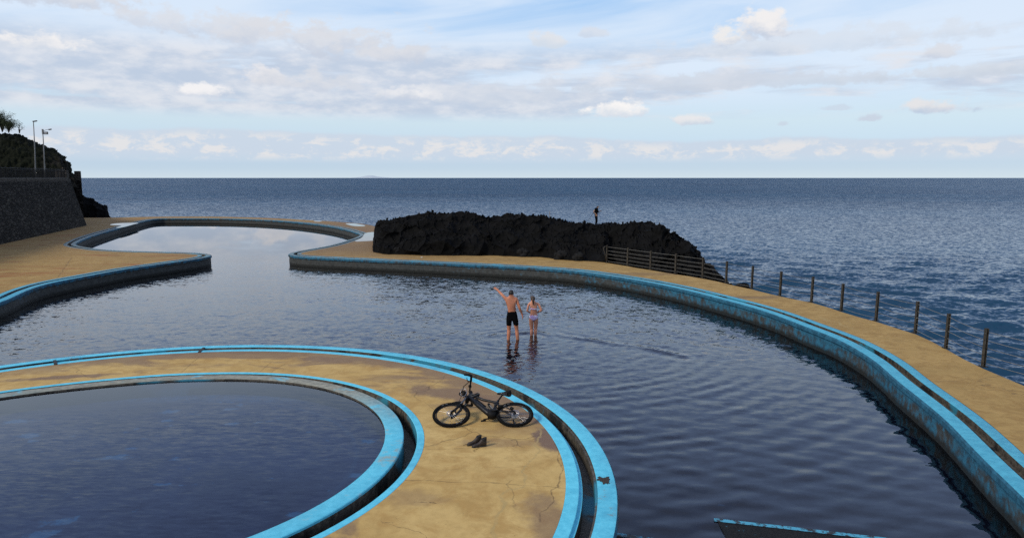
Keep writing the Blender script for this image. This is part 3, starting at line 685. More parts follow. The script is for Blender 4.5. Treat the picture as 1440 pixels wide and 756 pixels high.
def lava_ridge():
    px = np.concatenate([np.linspace(524.5, 532, 26), np.linspace(533, 1000, 640), [1004, 1010, 1016, 1021, 1025, 1028]])
    top = interp([(524.5, 354), (525.2, 345), (526, 333), (527.5, 320), (529, 315), (532, 312), (537, 309.5), (560, 306.5), (580, 303), (595, 299.5), (620, 298.5), (650, 297.5), (664, 299), (680, 304.5), (688, 307), (700, 303), (717, 300.5), (740, 303.5), (760, 305.5),
                  (790, 310), (815, 315.2), (838, 315.6), (850, 316.5), (880, 316.5), (895, 314), (915, 313), (930, 314), (934, 322), (950, 327), (965, 333), (974, 338), (978, 350), (990, 359), (1000, 367), (1012, 380), (1021, 391), (1028, 400)], px)
    top = top + 3.6 + np.interp(px, [520, 540, 920, 950, 1000, 1028], [0, 0, 0, 4, 5, 0]) - .8 * billow(np.stack([px * .06, px * 0, px * 0], -1), 5, .6) * np.clip((px - 529) / 10, 0, 1) * np.clip((1000 - px) / 30, 0, 1) * np.clip(np.abs(px - 838) / 14, .1, 1) + .6
    basy = interp([(527, 355.5), (545, 357.5), (600, 359.5), (700, 359.5), (760, 362), (800, 366), (853, 369), (884, 374), (914, 379.2), (950, 384.8), (989, 391), (1022, 398.2), (1024, 399)], px)
    rows = []
    for x, ty, by in zip(px, top, basy):
        b = U(x, by); out = x > 852; Db = b.y + (.35 if out else 0)
        Dc = Db + 5.5 * min(1, max(.05, (by - ty) / 34 + .02))
        c = LOS(x, ty, Dc); k = c.x / c.y; z0 = -1.9 if out else .3
        zt = c.z; prof = []
        fr = [(0, z0 + 0 * zt), (.03, z0 + (zt - z0) * .20), (.10, z0 + (zt - z0) * .38), (.28, z0 + (zt - z0) * .52), (.38, z0 + (zt - z0) * .68), (.62, z0 + (zt - z0) * .84), (.8, z0 + (zt - z0) * .94), (1.0, zt)]
        for f, z in fr: prof.append((Db + (Dc - Db) * f, z))
        De = 60.5 if x < 940 else max(Dc + 2, 60.5 - (x - 940) * .32)
        if x < 800: De = min(60.5, 52 + (x - 530) * .03)
        for f in (.2, .45, .7, .9, 1.0):
            D = Dc + (De - Dc) * f; z = LOS(x, ty, D).z - (.12 + .35 * f if not 815 < x < 862 else .04)
            prof.append((D, z))
        prof += [(De + 1.2, prof[-1][1] - 1.0), (De + 2.0, -2.2)]
        prof = np.array(prof); seg = np.r_[0, np.cumsum(np.hypot(np.diff(prof[:, 0]), np.diff(prof[:, 1])) ** .8)]
        t = np.linspace(0, seg[-1], 200); D = np.interp(t, seg, prof[:, 0]); z = np.interp(t, seg, prof[:, 1])
        rows.append(np.stack([k * D, D, z], -1))
    A = np.array(rows)
    ti = np.linspace(0, 1, 200)
    fade = np.ones(A.shape[:2]); fade *= np.clip(ti / .05, .25, 1)[None, :]
    px2 = px[:, None]
    fade *= np.where((px2 > 822) & (px2 < 855) & (A[..., 1] > 54), .25, 1)
    fade *= np.clip((px2 - 523) / 12, .35, 1)
    q = A * np.array([.55, .55, 1.1]) + 40; A = A + (perlin(q) * .95)[..., None] * np.array([0, -1.0, .25]) * fade[..., None]
    du = np.gradient(A, axis=0); dv = np.gradient(A, axis=1); N = np.cross(dv, du); N /= np.linalg.norm(N, axis=2)[..., None] + 1e-9
    wq = A + .25 * np.stack([perlin(A * 1.3), perlin(A * 1.3 + 9), perlin(A * 1.3 + 19)], -1)
    hh = .36 * cobble(wq * np.array([.55, .55, .95])) + .13 * cobble(wq * np.array([1.6, 1.6, 2.4]) + 7) - .40
    A = A + N * (hh * fade)[..., None]
    A2 = displace_grid(A, .06, 2.2, 3.3, fade, .1)
    o = grid_obj('lava_ridge', np.transpose(A2, (1, 0, 2)), M_LAVA)
    return o
tag(lava_ridge(), 'long jagged black lava ridge between the pool promenade and the sea', 'rock ridge')
def boulder(name, loc, r, seed, mat, squash=.7):
    bm = bmesh.new(); bmesh.ops.create_icosphere(bm, subdivisions=4, radius=1)
    V = np.array([v.co[:] for v in bm.verts]); h = .72 + .34 * cobble(V * 1.1 + seed) + .10 * cobble(V * 3.1 + seed) + .12 * perlin(V * .9 + seed)
    for v, k in zip(bm.verts, h): v.co *= k; v.co.x *= r; v.co.y *= r; v.co.z *= r * squash
    o = bm_obj(name, bm, mat, smooth=True); o.location = loc; return o
p = U(1045, 401.5); o = boulder('boulder', (p.x, p.y + .15, .50), .34, 5.0, M_LAVA, .6); tag(o, 'small black boulder at the sea edge between two fence posts', 'rock')
# fallen lava blocks along the foot of the ridge
for i, (x, y, r) in enumerate([(560, 357.5, .33), (640, 359, .42), (655, 356, .50), (668, 359.5, .30), (735, 361, .36), (790, 365, .40), (815, 367, .34)]):
    p = U(x, y); o = boulder('boulder', (p.x, p.y + .30, .6 + r * .35), r * 1.15, 11.0 + 3 * i, M_LAVA2, .85)
    o['group'] = 'lava blocks at the foot of the ridge'
    tag(o, ('leftmost fallen lava block at the foot of the ridge', 'lower left block of the pair leaning at the ridge foot', 'bulkiest lava block, set back against the ridge foot', 'small lava block right of the bulkiest one',
            'lava block near the middle of the ridge foot', 'lava block left of the last one at the ridge foot', 'rightmost fallen lava block, near the fence end')[i], 'rock')

# retaining wall with batter
def stone_wall_mat(T):
    P = T.pos(); X_, Y_, Z_ = T.sep(P)
    al = T.math('SQRT', T.add(T.mul(X_, X_), T.mul(Y_, Y_))); wob = T.noise(P, 1.5, 3)
    q = T.comb(T.mul(al, 1.9), T.mul(T.add(Z_, T.mul(wob, .18)), 4.6), 0.0)
    d = T.voro(q, 1.0, 'DISTANCE_TO_EDGE', rnd=.8); cc = T.voro(q, 1.0, 'F1', 'Color', .8); cs = T.sep(cc)[0]
    n2 = T.noise(P, 6, 6, .7)
    c = T.mix(cs, (.015, .0135, .0115, 1), (.050, .044, .037, 1)); c = T.mix(T.ss(n2, .55, .75, 0, .25), c, (.05, .044, .036, 1))
    c = T.mix(T.ss(d, .09, .02), c, (.008, .007, .006, 1))
    c = T.mix(T.ss(T.sep(cc)[1], .985, .995), c, (.07, .064, .052, 1))
    c = T.mix(T.ss(T.add(Z_, T.mul(n2, .5)), 5.05, 5.25), c, (.075, .066, .055, 1))
    h = T.add(T.ss(d, .0, .14), T.add(T.mul(cs, .6), T.mul(n2, .3)))
    return pbr(T, c, .9, T.bump(h, .9, .06), spec=.15)
M_SW = material('dark_masonry', stone_wall_mat)
wA, wB = U(0, 344).to_2d(), U(122.5, 317).to_2d(); dW = (wA - wB)
wA2 = wA + dW * 1.6; wC = wB + Vector((-17, 22))
ZT = 5.08
def battered(P0, P1, n0, n1, name, root, nz=20, nx=160, b=1.1):
    a = np.linspace(0, 1, nx)[None, :, None]; t = np.linspace(0, 1, nz)[:, None, None]
    base = np.array([*P0, .5])[None, None] * (1 - a) + np.array([*P1, .5])[None, None] * a
    off = np.array([*n0, 0])[None, None] * (1 - a) + np.array([*n1, 0])[None, None] * a
    A = base + off * b * t + np.array([0, 0, ZT - .5])[None, None] * t
    return grid_obj(name, A, M_SW, root)
nF = Vector((-dW.y, dW.x)).normalized(); nF = nF if nF.x < 0 else -nF
dE = (wC - wB).normalized(); nE = Vector((-dE.y, dE.x)); nE = nE if nE.x < 0 else -nE
nM = (nF + nE); nM = nM / (nM.dot(nF))  if nM.dot(nF) > .3 else nF
rw = empty('retaining_wall', (0, 0, 0)); tag(rw, 'tall dark stone retaining wall leaning back beside the left deck', 'stone wall')
battered(wA2, wB, nF, nM, 'stone_face', rw, nx=200); battered(wB, wC, nM, nE, 'stone_face', rw, nx=80)
tA, tB, tC = wA2 + nF * 1.1, wB + nM * 1.1, wC + nE * 1.1
up = fill('upper_promenade', [tA, tB, tC, Vector((-140, 130)), Vector((-140, tA.y))][::-1], [], ZT + .004, [M_CONC]); tag(up, kind='structure')
# stone curb on the wall head
def box_bm(bm, c, s, rot=None, bev=0.0):
    r = bmesh.ops.create_cube(bm, size=1); vs = r['verts']
    for v in vs: v.co = Vector((v.co.x * s[0], v.co.y * s[1], v.co.z * s[2]))
    if bev > 0:
        es = list({e for v in vs for e in v.link_edges}); r2 = bmesh.ops.bevel(bm, geom=es, offset=bev, segments=2, affect='EDGES'); vs = list({v for f in r2['faces'] for v in f.verts} | {v for v in vs if v.is_valid})
    M = (rot.to_4x4() if rot is not None else Matrix()); M = Matrix.Translation(c) @ M
    for v in vs: v.co = M @ v.co
    return vs
def tube_bm(bm, pts, r, seg=8, closed=False, cap=True):
    pts = [Vector(p) for p in pts]; n = len(pts); rr = r if isinstance(r, (list, tuple)) else [r] * n; rings = []
    up_ = None
    for k in range(n):
        a = pts[(k - 1) % n] if closed or k > 0 else pts[k]; b = pts[(k + 1) % n] if closed or k < n - 1 else pts[k]
        t = (b - a).normalized()
        if up_ is None: up_ = Vector((0, 0, 1)) if abs(t.z) < .9 else Vector((1, 0, 0))
        x = t.cross(up_); x = x.normalized() if x.length > 1e-5 else t.orthogonal().normalized(); y = x.cross(t).normalized(); up_ = y
        rings.append([bm.verts.new(pts[k] + (x * math.cos(q) + y * math.sin(q)) * rr[k]) for q in [2 * math.pi * j / seg for j in range(seg)]])
    for k in range(n if closed else n - 1):
        A, B_ = rings[k], rings[(k + 1) % n]
        for j in range(seg): bm.faces.new((A[j], A[(j + 1) % seg], B_[(j + 1) % seg], B_[j]))
    if cap and not closed:
        bm.faces.new(rings[0][::-1]); bm.faces.new(rings[-1])
def tube(name, pts, r, mat, parent=None, seg=8, closed=False):
    bm = bmesh.new(); tube_bm(bm, pts, r, seg, closed); bmesh.ops.recalc_face_normals(bm, faces=bm.faces); return bm_obj(name, bm, mat, parent, smooth=True)
M_IRON = simple('dark_iron', (.006, .006, .007, 1), .6, 0.0, spec=.2)
rail = empty('railing', tB.to_3d() + Vector((0, 0, ZT))); tag(rail, 'dark iron railing along the top of the stone retaining wall', 'railing')
inv = Matrix.Translation(-rail.location)
dirF = (tA - tB).normalized(); s0 = tB + dirF * .9 + nF * .14; L = 42
def RP(s, z): q = s0 + dirF * s; return Vector((q.x, q.y, ZT + z)) - rail.location
for z, r in ((.86, .032), (.12, .022), (.74, .016)): tube('rail_bar', [RP(0, z), RP(L, z)], r, M_IRON, rail, 6)
bm = bmesh.new(); s = 0.06
while s < L: tube_bm(bm, [RP(s, .12), RP(s, .80)], .011, 4, cap=False); s += .085
bm_obj('balusters', bm, M_IRON, rail)
post0 = None
for k in range(42):
    if post0 is None:
        bm = bmesh.new(); tube_bm(bm, [(0, 0, 0), (0, 0, .92)], .034, 6); bmesh.ops.create_icosphere(bm, subdivisions=1, radius=.05, matrix=Matrix.Translation((0, 0, .95)))
        post0 = bm_obj('post', bm, M_IRON, rail); post0.location = RP(0, 0)
    else:
        q = post0.copy(); COL.objects.link(q); q.parent = rail; q.location = RP(k * 1.0, 0)
bm = bmesh.new(); A_, B_2 = s0 + dirF * (-.2), s0 + dirF * (L)
ang = math.atan2(dirF.y, dirF.x)
box_bm(bm, Vector(((A_.x + B_2.x) / 2, (A_.y + B_2.y) / 2, ZT + .06)), (L, .34, .10), Matrix.Rotation(ang, 3, 'Z'))
M_CURB = simple('pale_curb_stone', (.07, .062, .052, 1), .9, var=.5, scale=2.5)
cs_ = bm_obj('wall_curb', bm, M_CURB, rw)
# masonry block ending the wall, at the sea
e0 = LOS(99, 239, 71.0)
bm = bmesh.new(); V8 = []
q0, q1, q2, q3 = tB + dirF * .75, tB, tB + dE * 9 , tB + dE * 9 + nE * 3
bl = empty('parapet', (tB.x, tB.y, ZT)); tag(bl, 'dark masonry parapet block at the seaward end of the iron railing', 'parapet')
def prism(name, poly, z0, z1, mat, parent=None):
    n = len(poly); V = [(p[0], p[1], z0) for p in poly] + [(p[0], p[1], z1) for p in poly]
    bm = bmesh.new(); vs = [bm.verts.new(v) for v in V]; bm.faces.new(vs[:n]); bm.faces.new(vs[n:])
    for k in range(n): bm.faces.new((vs[k], vs[(k + 1) % n], vs[n + (k + 1) % n], vs[n + k]))
    bmesh.ops.recalc_face_normals(bm, faces=bm.faces); bmesh.ops.bevel(bm, geom=list(bm.edges), offset=.03, segments=2, affect='EDGES')
    o = bm_obj(name, bm, mat, parent)
    if parent: o.matrix_parent_inverse = Matrix.Translation(-parent.location)
    return o
prism('parapet_wall', [q0 + nF * .05, q1 + nM * .05, tB + dE * 7 + nE * .05, tB + dE * 7 + nE * .6, q0 + nF * .6], ZT - .02, ZT + .82, M_SW, bl)

def cliff():
    px = np.concatenate([np.linspace(-330, 96, 300), np.linspace(96.5, 113.5, 60)])
    top = interp([(-330, 150), (-160, 165), (-60, 176), (0, 179), (25, 183), (40, 186), (52, 191), (66, 197), (78, 203), (84, 204), (90, 209), (99, 217), (103, 225), (107, 231), (110, 240), (112, 247), (113.5, 254)], px)
    rows = []
    for x, ty in zip(px, top):
        Db = 80.5 if x > 40 else 80.5 - (40 - x) * .02; Dt = Db + 7
        c = LOS(x, ty, Dt); k = c.x / c.y; zt = c.z; z0 = 4.6 if x < 102 else 4.6 - (x - 102) * .5
        pr_ = np.array([(Db, z0), (Db + .8, z0 + (zt - z0) * .35), (Db + 2.2, z0 + (zt - z0) * .62), (Db + 4.4, z0 + (zt - z0) * .86), (Dt, zt), (Dt + 8, zt + .2), (Dt + 25, zt - 3), (Dt + 27, -2)])
        seg = np.r_[0, np.cumsum(np.hypot(np.diff(pr_[:, 0]), np.diff(pr_[:, 1])) ** .75)]; t = np.linspace(0, seg[-1], 130)
        D = np.interp(t, seg, pr_[:, 0]); z = np.interp(t, seg, pr_[:, 1]); rows.append(np.stack([k * D, D, z], -1))
    A = np.array(rows); A = displace_grid(A, .62, .42, 8.8, None, .6)
    return grid_obj('cliff', np.transpose(A, (1, 0, 2)), M_CLIFF)
tag(cliff(), kind='structure')
def searock():
    px = np.linspace(96, 161.5, 130)
    top = interp([(96, 262), (104, 250), (112, 250), (115, 256), (119, 269), (124, 273.5), (133, 275), (138, 280), (146, 284.5), (151, 285), (155, 293), (159, 303), (161.5, 310)], px)
    rows = []
    for x, ty in zip(px, top):
        Db = 87.5; Dt = 91; c = LOS(x, ty, Dt); k = c.x / c.y; zt = c.z; z0 = -1.9
        pr_ = np.array([(Db, z0), (Db + .4, z0 + (zt - z0) * .45), (Db + 1.8, z0 + (zt - z0) * .8), (Dt, zt), (Dt + 4, zt - .3), (Dt + 7, -2)])
        seg = np.r_[0, np.cumsum(np.hypot(np.diff(pr_[:, 0]), np.diff(pr_[:, 1])))]; t = np.linspace(0, seg[-1], 90)
        rows.append(np.stack([k * np.interp(t, seg, pr_[:, 0]), np.interp(t, seg, pr_[:, 0]), np.interp(t, seg, pr_[:, 1])], -1))
    A = displace_grid(np.array(rows), .34, .5, 4.1, None, .4)
    return grid_obj('sea_rock', np.transpose(A, (1, 0, 2)), M_LAVA)
tag(searock(), 'low black sea rock beyond the end of the stone retaining wall', 'rock')

# far island on the horizon
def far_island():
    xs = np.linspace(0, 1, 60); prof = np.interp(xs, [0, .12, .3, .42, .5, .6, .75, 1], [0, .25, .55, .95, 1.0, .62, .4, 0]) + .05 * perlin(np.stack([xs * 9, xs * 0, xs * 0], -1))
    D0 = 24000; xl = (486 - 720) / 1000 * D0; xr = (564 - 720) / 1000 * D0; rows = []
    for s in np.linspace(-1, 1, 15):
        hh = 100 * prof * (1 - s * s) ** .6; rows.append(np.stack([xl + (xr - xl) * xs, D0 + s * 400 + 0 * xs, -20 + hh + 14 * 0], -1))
    A = np.array(rows); return grid_obj('distant_island', A, simple('painted_haze_island_rock', (.50, .56, .60, 1), .9, scale=.002, var=.03))  # distance haze is painted into the pale blue-grey rock colour
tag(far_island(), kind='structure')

# puddles on the deck
def pud(T):
    P = T.pos(); n = slopes(T, [(P, 3.0, 1, .004)])
    p = pbr(T, (.05, .04, .03, 1), .02, n); p.inputs['IOR'].default_value = 1.33; return p
M_PUD = material('puddle_water', pud)
for pts in ([(156, 315.2), (168, 313.7), (193, 313.2), (186, 316), (174, 319.2), (166, 320.6), (163, 320), (170, 316.8), (157, 316.6)],
            [(512, 329), (520, 326.5), (534, 326), (534, 338.2), (518, 338.6), (508, 339.6), (500, 340), (499, 339), (507, 335), (511, 331.5)],
            [(441, 310.3), (447, 310), (453, 310.8), (450, 311.7), (443, 311.4)], [(487, 314.2), (496, 314), (506, 315.5), (514, 317), (510, 318.3), (500, 318), (490, 316.2)]):
    P_ = relax(catmull([U(*q).to_2d() for q in pts], True, .3), True, 2)
    tag(fill('puddle', P_, [], .606, [M_PUD]), kind='structure')

# ------------------------------------------------------------------ step slab at the front of the pool
def slab_mat(T):
    P = T.pos(); n1 = T.noise(P, 2.2, 6, .65, .5); n2 = T.noise(T.mapping(P, rot=(0, 0, .15), sc=(1, 3, 1)), 5, 6, .7); n3 = T.noise(P, 25, 4, .7)
    c = T.mix(T.ss(n3, .3, .7), (.004, .004, .004, 1), (.014, .012, .010, 1))
    c = T.mix(T.ss(T.add(T.mul(n1, .35), T.mul(n2, .65)), .62, .665, 0, .9), c, (.08, .42, .60, 1))
    return pbr(T, c, .5, T.bump(n3, .5, .01), spec=.08)
M_SLAB = material('algae_slab', slab_mat)
def edge_mat(T):
    P = T.pos(); n2 = T.noise(P, 6, 6, .7); c = T.mix(T.ss(n2, .47, .56), (.06, .34, .48, 1), (.012, .012, .012, 1)); return pbr(T, c, .5, T.bump(n2, .3, .01))
M_EDGE = material('chipped_blue_edge', edge_mat)
def slab(label, pts, strip):
    P_ = [U(x, y, .02).to_2d() for x, y in pts] + [Vector(q) for q in strip]
    root = empty('pool_step', (P_[0].x, P_[0].y, -.2)); tag(root, label, 'pool step')
    a = prism('step_slab', P_, -.215, .012, M_SLAB, root)
    e = P_[:len(pts)]; N_ = normals2(e, False); I_ = offset(e, N_, .11)
    I_[0] = e[0] + (I_[0] - e[0])
    st = mesh_obj('painted_edge', [(p.x, p.y, .0165) for p in offset(e, N_, .012)] + [(p.x, p.y, .0165) for p in I_], [(k, k + 1, len(e) + k + 1, len(e) + k) for k in range(len(e) - 1)], M_EDGE, root)
    st.matrix_parent_inverse = Matrix.Translation(-root.location)
a_ = U(1004, 727, .02); b_ = U(1330, 764, .02)
slab('black algae covered step slab with a chipped blue edge, front of the pool', [(1004, 727), (1100, 737.5), (1200, 749), (1330, 764)], [(b_.x + .6, b_.y - 2.6), (a_.x - .1, a_.y - 2.9)])
c_ = U(862, 746.5, .02); d_ = U(990, 766, .02)
slab('blue painted step edge touching the island wall, at the front of the pool', [(858, 746), (900, 752), (990, 766)], [(d_.x + .05, d_.y - 2.0), (c_.x - .2, c_.y - 2.0)])

# stone pillar past the wall corner
pa, pb = LOS(104, 240.5, 86), LOS(113.6, 240.5, 86); pl = empty('stone_pillar', (pa.x, pa.y, 0)); tag(pl, 'dark stone pillar just past the seaward corner of the retaining wall', 'pillar')
prism('pillar_shaft', [(pa.x, pa.y), (pb.x, pb.y), (pb.x * 1.014, pb.y * 1.014), (pa.x * 1.014, pa.y * 1.014)], -2, pa.z, M_SW, pl)

# ------------------------------------------------------------------ cable fence on the seaward edge
M_POST = simple('weathered_steel_post', (.055, .047, .035, 1), .6, .3, var=.4, scale=14)
M_POSTD = simple('dark_post_face', (.018, .016, .013, 1), .6, .2, var=.3)
M_CABLE = simple('grey_cable', (.24, .235, .21, 1), .5, .3)
fpx = [(853.3, 369.4), (882.4, 373.9), (914.7, 379.1), (949.8, 384.4), (988, 390.6), (1021, 397.8), (1057, 405.8), (1096.6, 415.5), (1141, 424.6), (1182.9, 436.8), (1231.7, 451), (1287, 468), (1330, 489.3), (1382.5, 515.2)]
FP = [U(*q) for q in fpx] + [Vector((12.15, 15.2, .6)), Vector((12.35, 13.0, .6))]
fence = empty('cable_fence', FP[0]); tag(fence, 'row of dark steel posts with thin cables along the seaward promenade edge', 'fence')
HP = .965; first = None; M_HOLE = simple('hole_black', (.004, .004, .004, 1), .9)
def dir_at(k): a = FP[max(0, k - 1)]; b = FP[min(len(FP) - 1, k + 1)]; return (b - a).to_2d().normalized()
tilts = [0, .01, -.005, .01, 0, .012, .03, .035, .03, .035, .035, .03, .035, .02, .01, 0]
zc = [.10, .29, .48, .67, .88]
for k, p in enumerate(FP):
    d = dir_at(k); ang = math.atan2(d.y, d.x)
    if first is None:
        bm = bmesh.new(); box_bm(bm, Vector((0, -.028, HP / 2)), (.085, .008, HP)); box_bm(bm, Vector((0, .028, HP / 2)), (.085, .008, HP)); box_bm(bm, Vector((.0, 0, HP / 2 - .002)), (.010, .047, HP - .004))
        first = bm_obj('post', bm, M_POST, fence)
        bm = bmesh.new(); box_bm(bm, Vector((0, 0, .008)), (.17, .15, .014), bev=.003)
        for sx in (-1, 1):
            for sy in (-1, 1): tube_bm(bm, [(sx * .065, sy * .055, .012), (sx * .065, sy * .055, .032)], .010, 6)
        plate = bm_obj('base_plate', bm, M_POSTD, first)
        subs = [plate]
        for z in zc:
            bm = bmesh.new(); tube_bm(bm, [(-.075, 0, z), (.075, 0, z)], .011, 6); subs.append(bm_obj('cable_clamp', bm, M_POSTD, first))
            for sg in (-1, 1): bm = bmesh.new(); box_bm(bm, Vector((0, sg * .0335, z)), (.022, .004, .022)); subs.append(bm_obj('fixing_hole', bm, M_HOLE, first))
        po = first
    else:
        po = first.copy(); COL.objects.link(po); po.parent = fence
        for c0 in subs: c1 = c0.copy(); COL.objects.link(c1); c1.parent = po
    po.location = p - FP[0]; po.rotation_euler = (0, tilts[k] * .8, ang + (random.gauss(0, .05)))
for z in zc:
    pts = []
    for k in range(len(FP) - 1):
        a, b = FP[k], FP[k + 1]; sag = (.004 if k < 5 else random.uniform(.01, .04))
        for j in range(5):
            t = j / 5; q = a.lerp(b, t) - FP[0]; pts.append((q.x, q.y, z - sag * 4 * t * (1 - t)))
    q = FP[-1] - FP[0]; pts.append((q.x, q.y, z)); tube('cable', pts, .0075, M_CABLE, fence, 5)
q = Vector((-.10, -.02, 0)); tube('end_brace', [q + Vector(v) for v in [(.06, 0, .12), (0, 0, .45), (-.07, 0, .70), (-.09, 0, .82), (-.02, 0, .90), (.08, 0, .88)]], .022, M_POST, fence, 8)

# ------------------------------------------------------------------ lamp posts on the upper promenade
M_GALV = simple('galvanised_steel', (.16, .16, .155, 1), .5, .6, var=.2, scale=4)
M_LAMP = simple('lamp_housing', (.05, .05, .05, 1), .5); M_LENS = simple('lamp_glass', (.35, .36, .36, 1), .2)
def lamppost(px, ytop, D, label, arm, sign):
    top = LOS(px - 3, ytop, D); base = LOS(px, 240, D); base.z = ZT
    root = empty('street_lamp', base); tag(root, label, 'street lamp', 'street lamps on the upper promenade')
    t = top - base
    tube('pole', [(0, 0, 0), (0, 0, .9), t * .5, t], [.075, .065, .055, .04], M_GALV, root, 8)
    if arm:
        tube('arm', [t + Vector((0, 0, -.12)), t + Vector((.35, 0, .02)), t + Vector((.62, 0, .06))], .022, M_GALV, root, 6)
        hp = t + Vector((.74, 0, .07)); hs = (.34, .16, .09)
        bm = bmesh.new(); box_bm(bm, t + Vector((.0, 0, -.16)), (.13, .13, .5), bev=.01); bm_obj('pole_head', bm, M_GALV, root)
    else: hp = t + Vector((.15, 0, .04)); hs = (.46, .2, .09)
    bm = bmesh.new(); box_bm(bm, hp, hs, Matrix.Rotation(-.15, 3, 'Y'), bev=.03); h = bm_obj('lamp_head', bm, M_LAMP, root)
    bm = bmesh.new(); box_bm(bm, hp + Vector((.02, 0, -hs[2] * .55)), (hs[0] * .6, hs[1] * .7, .03), Matrix.Rotation(-.15, 3, 'Y'), bev=.008); bm_obj('lamp_glass', bm, M_LENS, h)
    if sign:
        bm = bmesh.new(); box_bm(bm, t + Vector((.34, -.05, -.30)), (.44, .04, .27), bev=.008); sg = bm_obj('sign', bm, M_LAMP, root)
        bm = bmesh.new()
        for x, w in ((.22, .05), (.30, .06), (.40, .05)): box_bm(bm, t + Vector((x, -.076, -.30)), (w, .008, .12))
        bm_obj('sign_marks', bm, simple('sign_white', (.6, .6, .6, 1), .6), sg)
lamppost(50, 171, 74, 'tall thin street lamp on the upper promenade, the left and taller one', False, False)
lamppost(63, 183, 73, 'shorter street lamp with a side arm and small dark sign, right of the other', True, True)

# ------------------------------------------------------------------ bushes on the cliff top
def leafmat(T):
    P = T.pos(); n = T.noise(P, 3, 3); return pbr(T, T.mix(n, (.018, .028, .010, 1), (.05, .062, .024, 1)), .8, spec=.2)
M_LEAF = material('dry_leaves', leafmat); M_BARK = simple('bark', (.035, .028, .02, 1), .9)
def bush(px, D, ybase, H, spread, label, seed, nbr=14, leaves=1600):
    r = random.Random(seed); b = LOS(px, ybase, D); root = empty('bush', b); tag(root, label, 'bush')
    bm = bmesh.new(); tips = []
    for i in range(nbr):
        a = r.uniform(0, 2 * math.pi); lean = r.uniform(.1, 1) * spread; h = H * r.uniform(.55, 1) * (1 - .35 * lean / spread)
        p = Vector((0, 0, -.3)); pts = [p]
        for j in range(1, 6):
            t = j / 5; pts.append(Vector((math.cos(a) * lean * t ** 1.3 + r.gauss(0, .06), math.sin(a) * lean * t ** 1.3 + r.gauss(0, .06), h * t ** .9)))
        tube_bm(bm, pts, [.05, .04, .03, .022, .014, .006], 5); tips += pts[2:]
        for j in range(3):
            q = pts[r.randint(2, 4)]; e = q + Vector((r.gauss(0, .3), r.gauss(0, .3), r.uniform(.1, .5))); tube_bm(bm, [q, q.lerp(e, .5) + Vector((0, 0, .05)), e], .008, 4); tips.append(e)
    bm_obj('branches', bm, M_BARK, root)
    bm = bmesh.new()
    for i in range(leaves):
        q = tips[r.randrange(len(tips))] + Vector((r.gauss(0, .2), r.gauss(0, .2), r.gauss(0, .17))); s = r.uniform(.02, .05)
        d = Vector((r.gauss(0, 1), r.gauss(0, 1), r.gauss(0, 1))).normalized(); e = d.orthogonal().normalized()
        vs = [bm.verts.new(q + v) for v in (d * s * 1.6, e * s * .5, -d * s * 1.6, -e * s * .5)]; bm.faces.new(vs)
    bm_obj('foliage', bm, M_LEAF, root)
bush(3, 86, 182, 2.6, 1.3, 'sparse wispy bush on the cliff top at the left edge', 2, 20, 4200)
bush(-22, 86, 180, 2.2, 1.6, 'leafy low bush on the cliff top, mostly beyond the left edge', 5, 20, 4500)
bush(12, 85, 183, 1.1, 1.2, 'low scrubby bush below the tall wispy one on the cliff', 9, 16, 3200)
bush(27, 85, 184, 1.0, .5, 'tiny twiggy sprig on the cliff top right of the larger bushes', 4, 5, 130)

# rod + litter on the ridge
b_ = LOS(773, 309, 50); rod = tube('metal_rod', [(0, 0, -.5), (0, 0, .62)], .028, M_GALV); rod.location = b_; tag(rod, 'thin metal rod standing upright on top of the lava ridge', 'rod')
M_WHITE = simple('white_litter', (.55, .53, .48, 1), .7)
for i, (x, y, D, w, lb) in enumerate([(727.5, 351.5, 42.6, .16, 'flat white scrap lying low on the lava ridge, the wider one'), (681, 344, 43.9, .07, 'tiny white scrap on the lava ridge, left of the wide one'), (593, 361.8, None, .06, 'small white scrap on the promenade in front of the ridge')]):
    p = LOS(x, y, D) if D else U(x, y, .615); bm = bmesh.new(); box_bm(bm, Vector((0, 0, 0)), (w * 2, w * 1.2, .05 if D else .02), Matrix.Rotation(.4, 3, 'X'), bev=.008)
    for v in bm.verts: v.co += Vector((random.gauss(0, .01), random.gauss(0, .01), random.gauss(0, .006)))
    o = bm_obj('litter', bm, M_WHITE); o.location = p; tag(o, lb, 'litter')
# dark debris on the island coping and the little channel slots
def blot(name, c, r, label, cat, seed):
    rr = random.Random(seed); n = 46; P_ = []
    for i in range(n):
        a = 2 * math.pi * i / n; k = r * (.62 + .5 * rr.random() ** 2 + .12 * math.sin(3 * a)); P_.append((c.x + math.cos(a) * k * .95, c.y + math.sin(a) * k * 1.15))
    bm = bmesh.new(); vs = [bm.verts.new((x, y, c.z)) for x, y in P_]; ce = bm.verts.new((c.x, c.y, c.z + .012))
    for i in range(n): bm.faces.new((vs[i], vs[(i + 1) % n], ce))
    o = bm_obj(name, bm, simple(name + '_brown', (.035, .026, .02, 1), .95, var=.5, scale=60, bump=.6)); tag(o, label, cat); return o
blot('mud_clump', U(850, 674, .605), .13, 'ragged dark brown mud clump on the blue island coping', 'mud', 4)
for i, (x, y, lb) in enumerate([(77.5, 508.5, 'dark drain slot across the island kerb, the left one of the far side'), (284, 491, 'dark drain slot across the island kerb, right of the other')]):
    p = U(x, y, .61); d = (p.to_2d() - IC).normalized(); bm = bmesh.new(); box_bm(bm, Vector((0, 0, 0)), (.50, .07, .02), Matrix.Rotation(math.atan2(d.y, d.x), 3, 'Z'), bev=.004)
    o = bm_obj('drain_cover', bm, M_POSTD); o.location = p - d.to_3d() * .05; tag(o, lb, 'drain cover', 'drain covers in the island kerb')

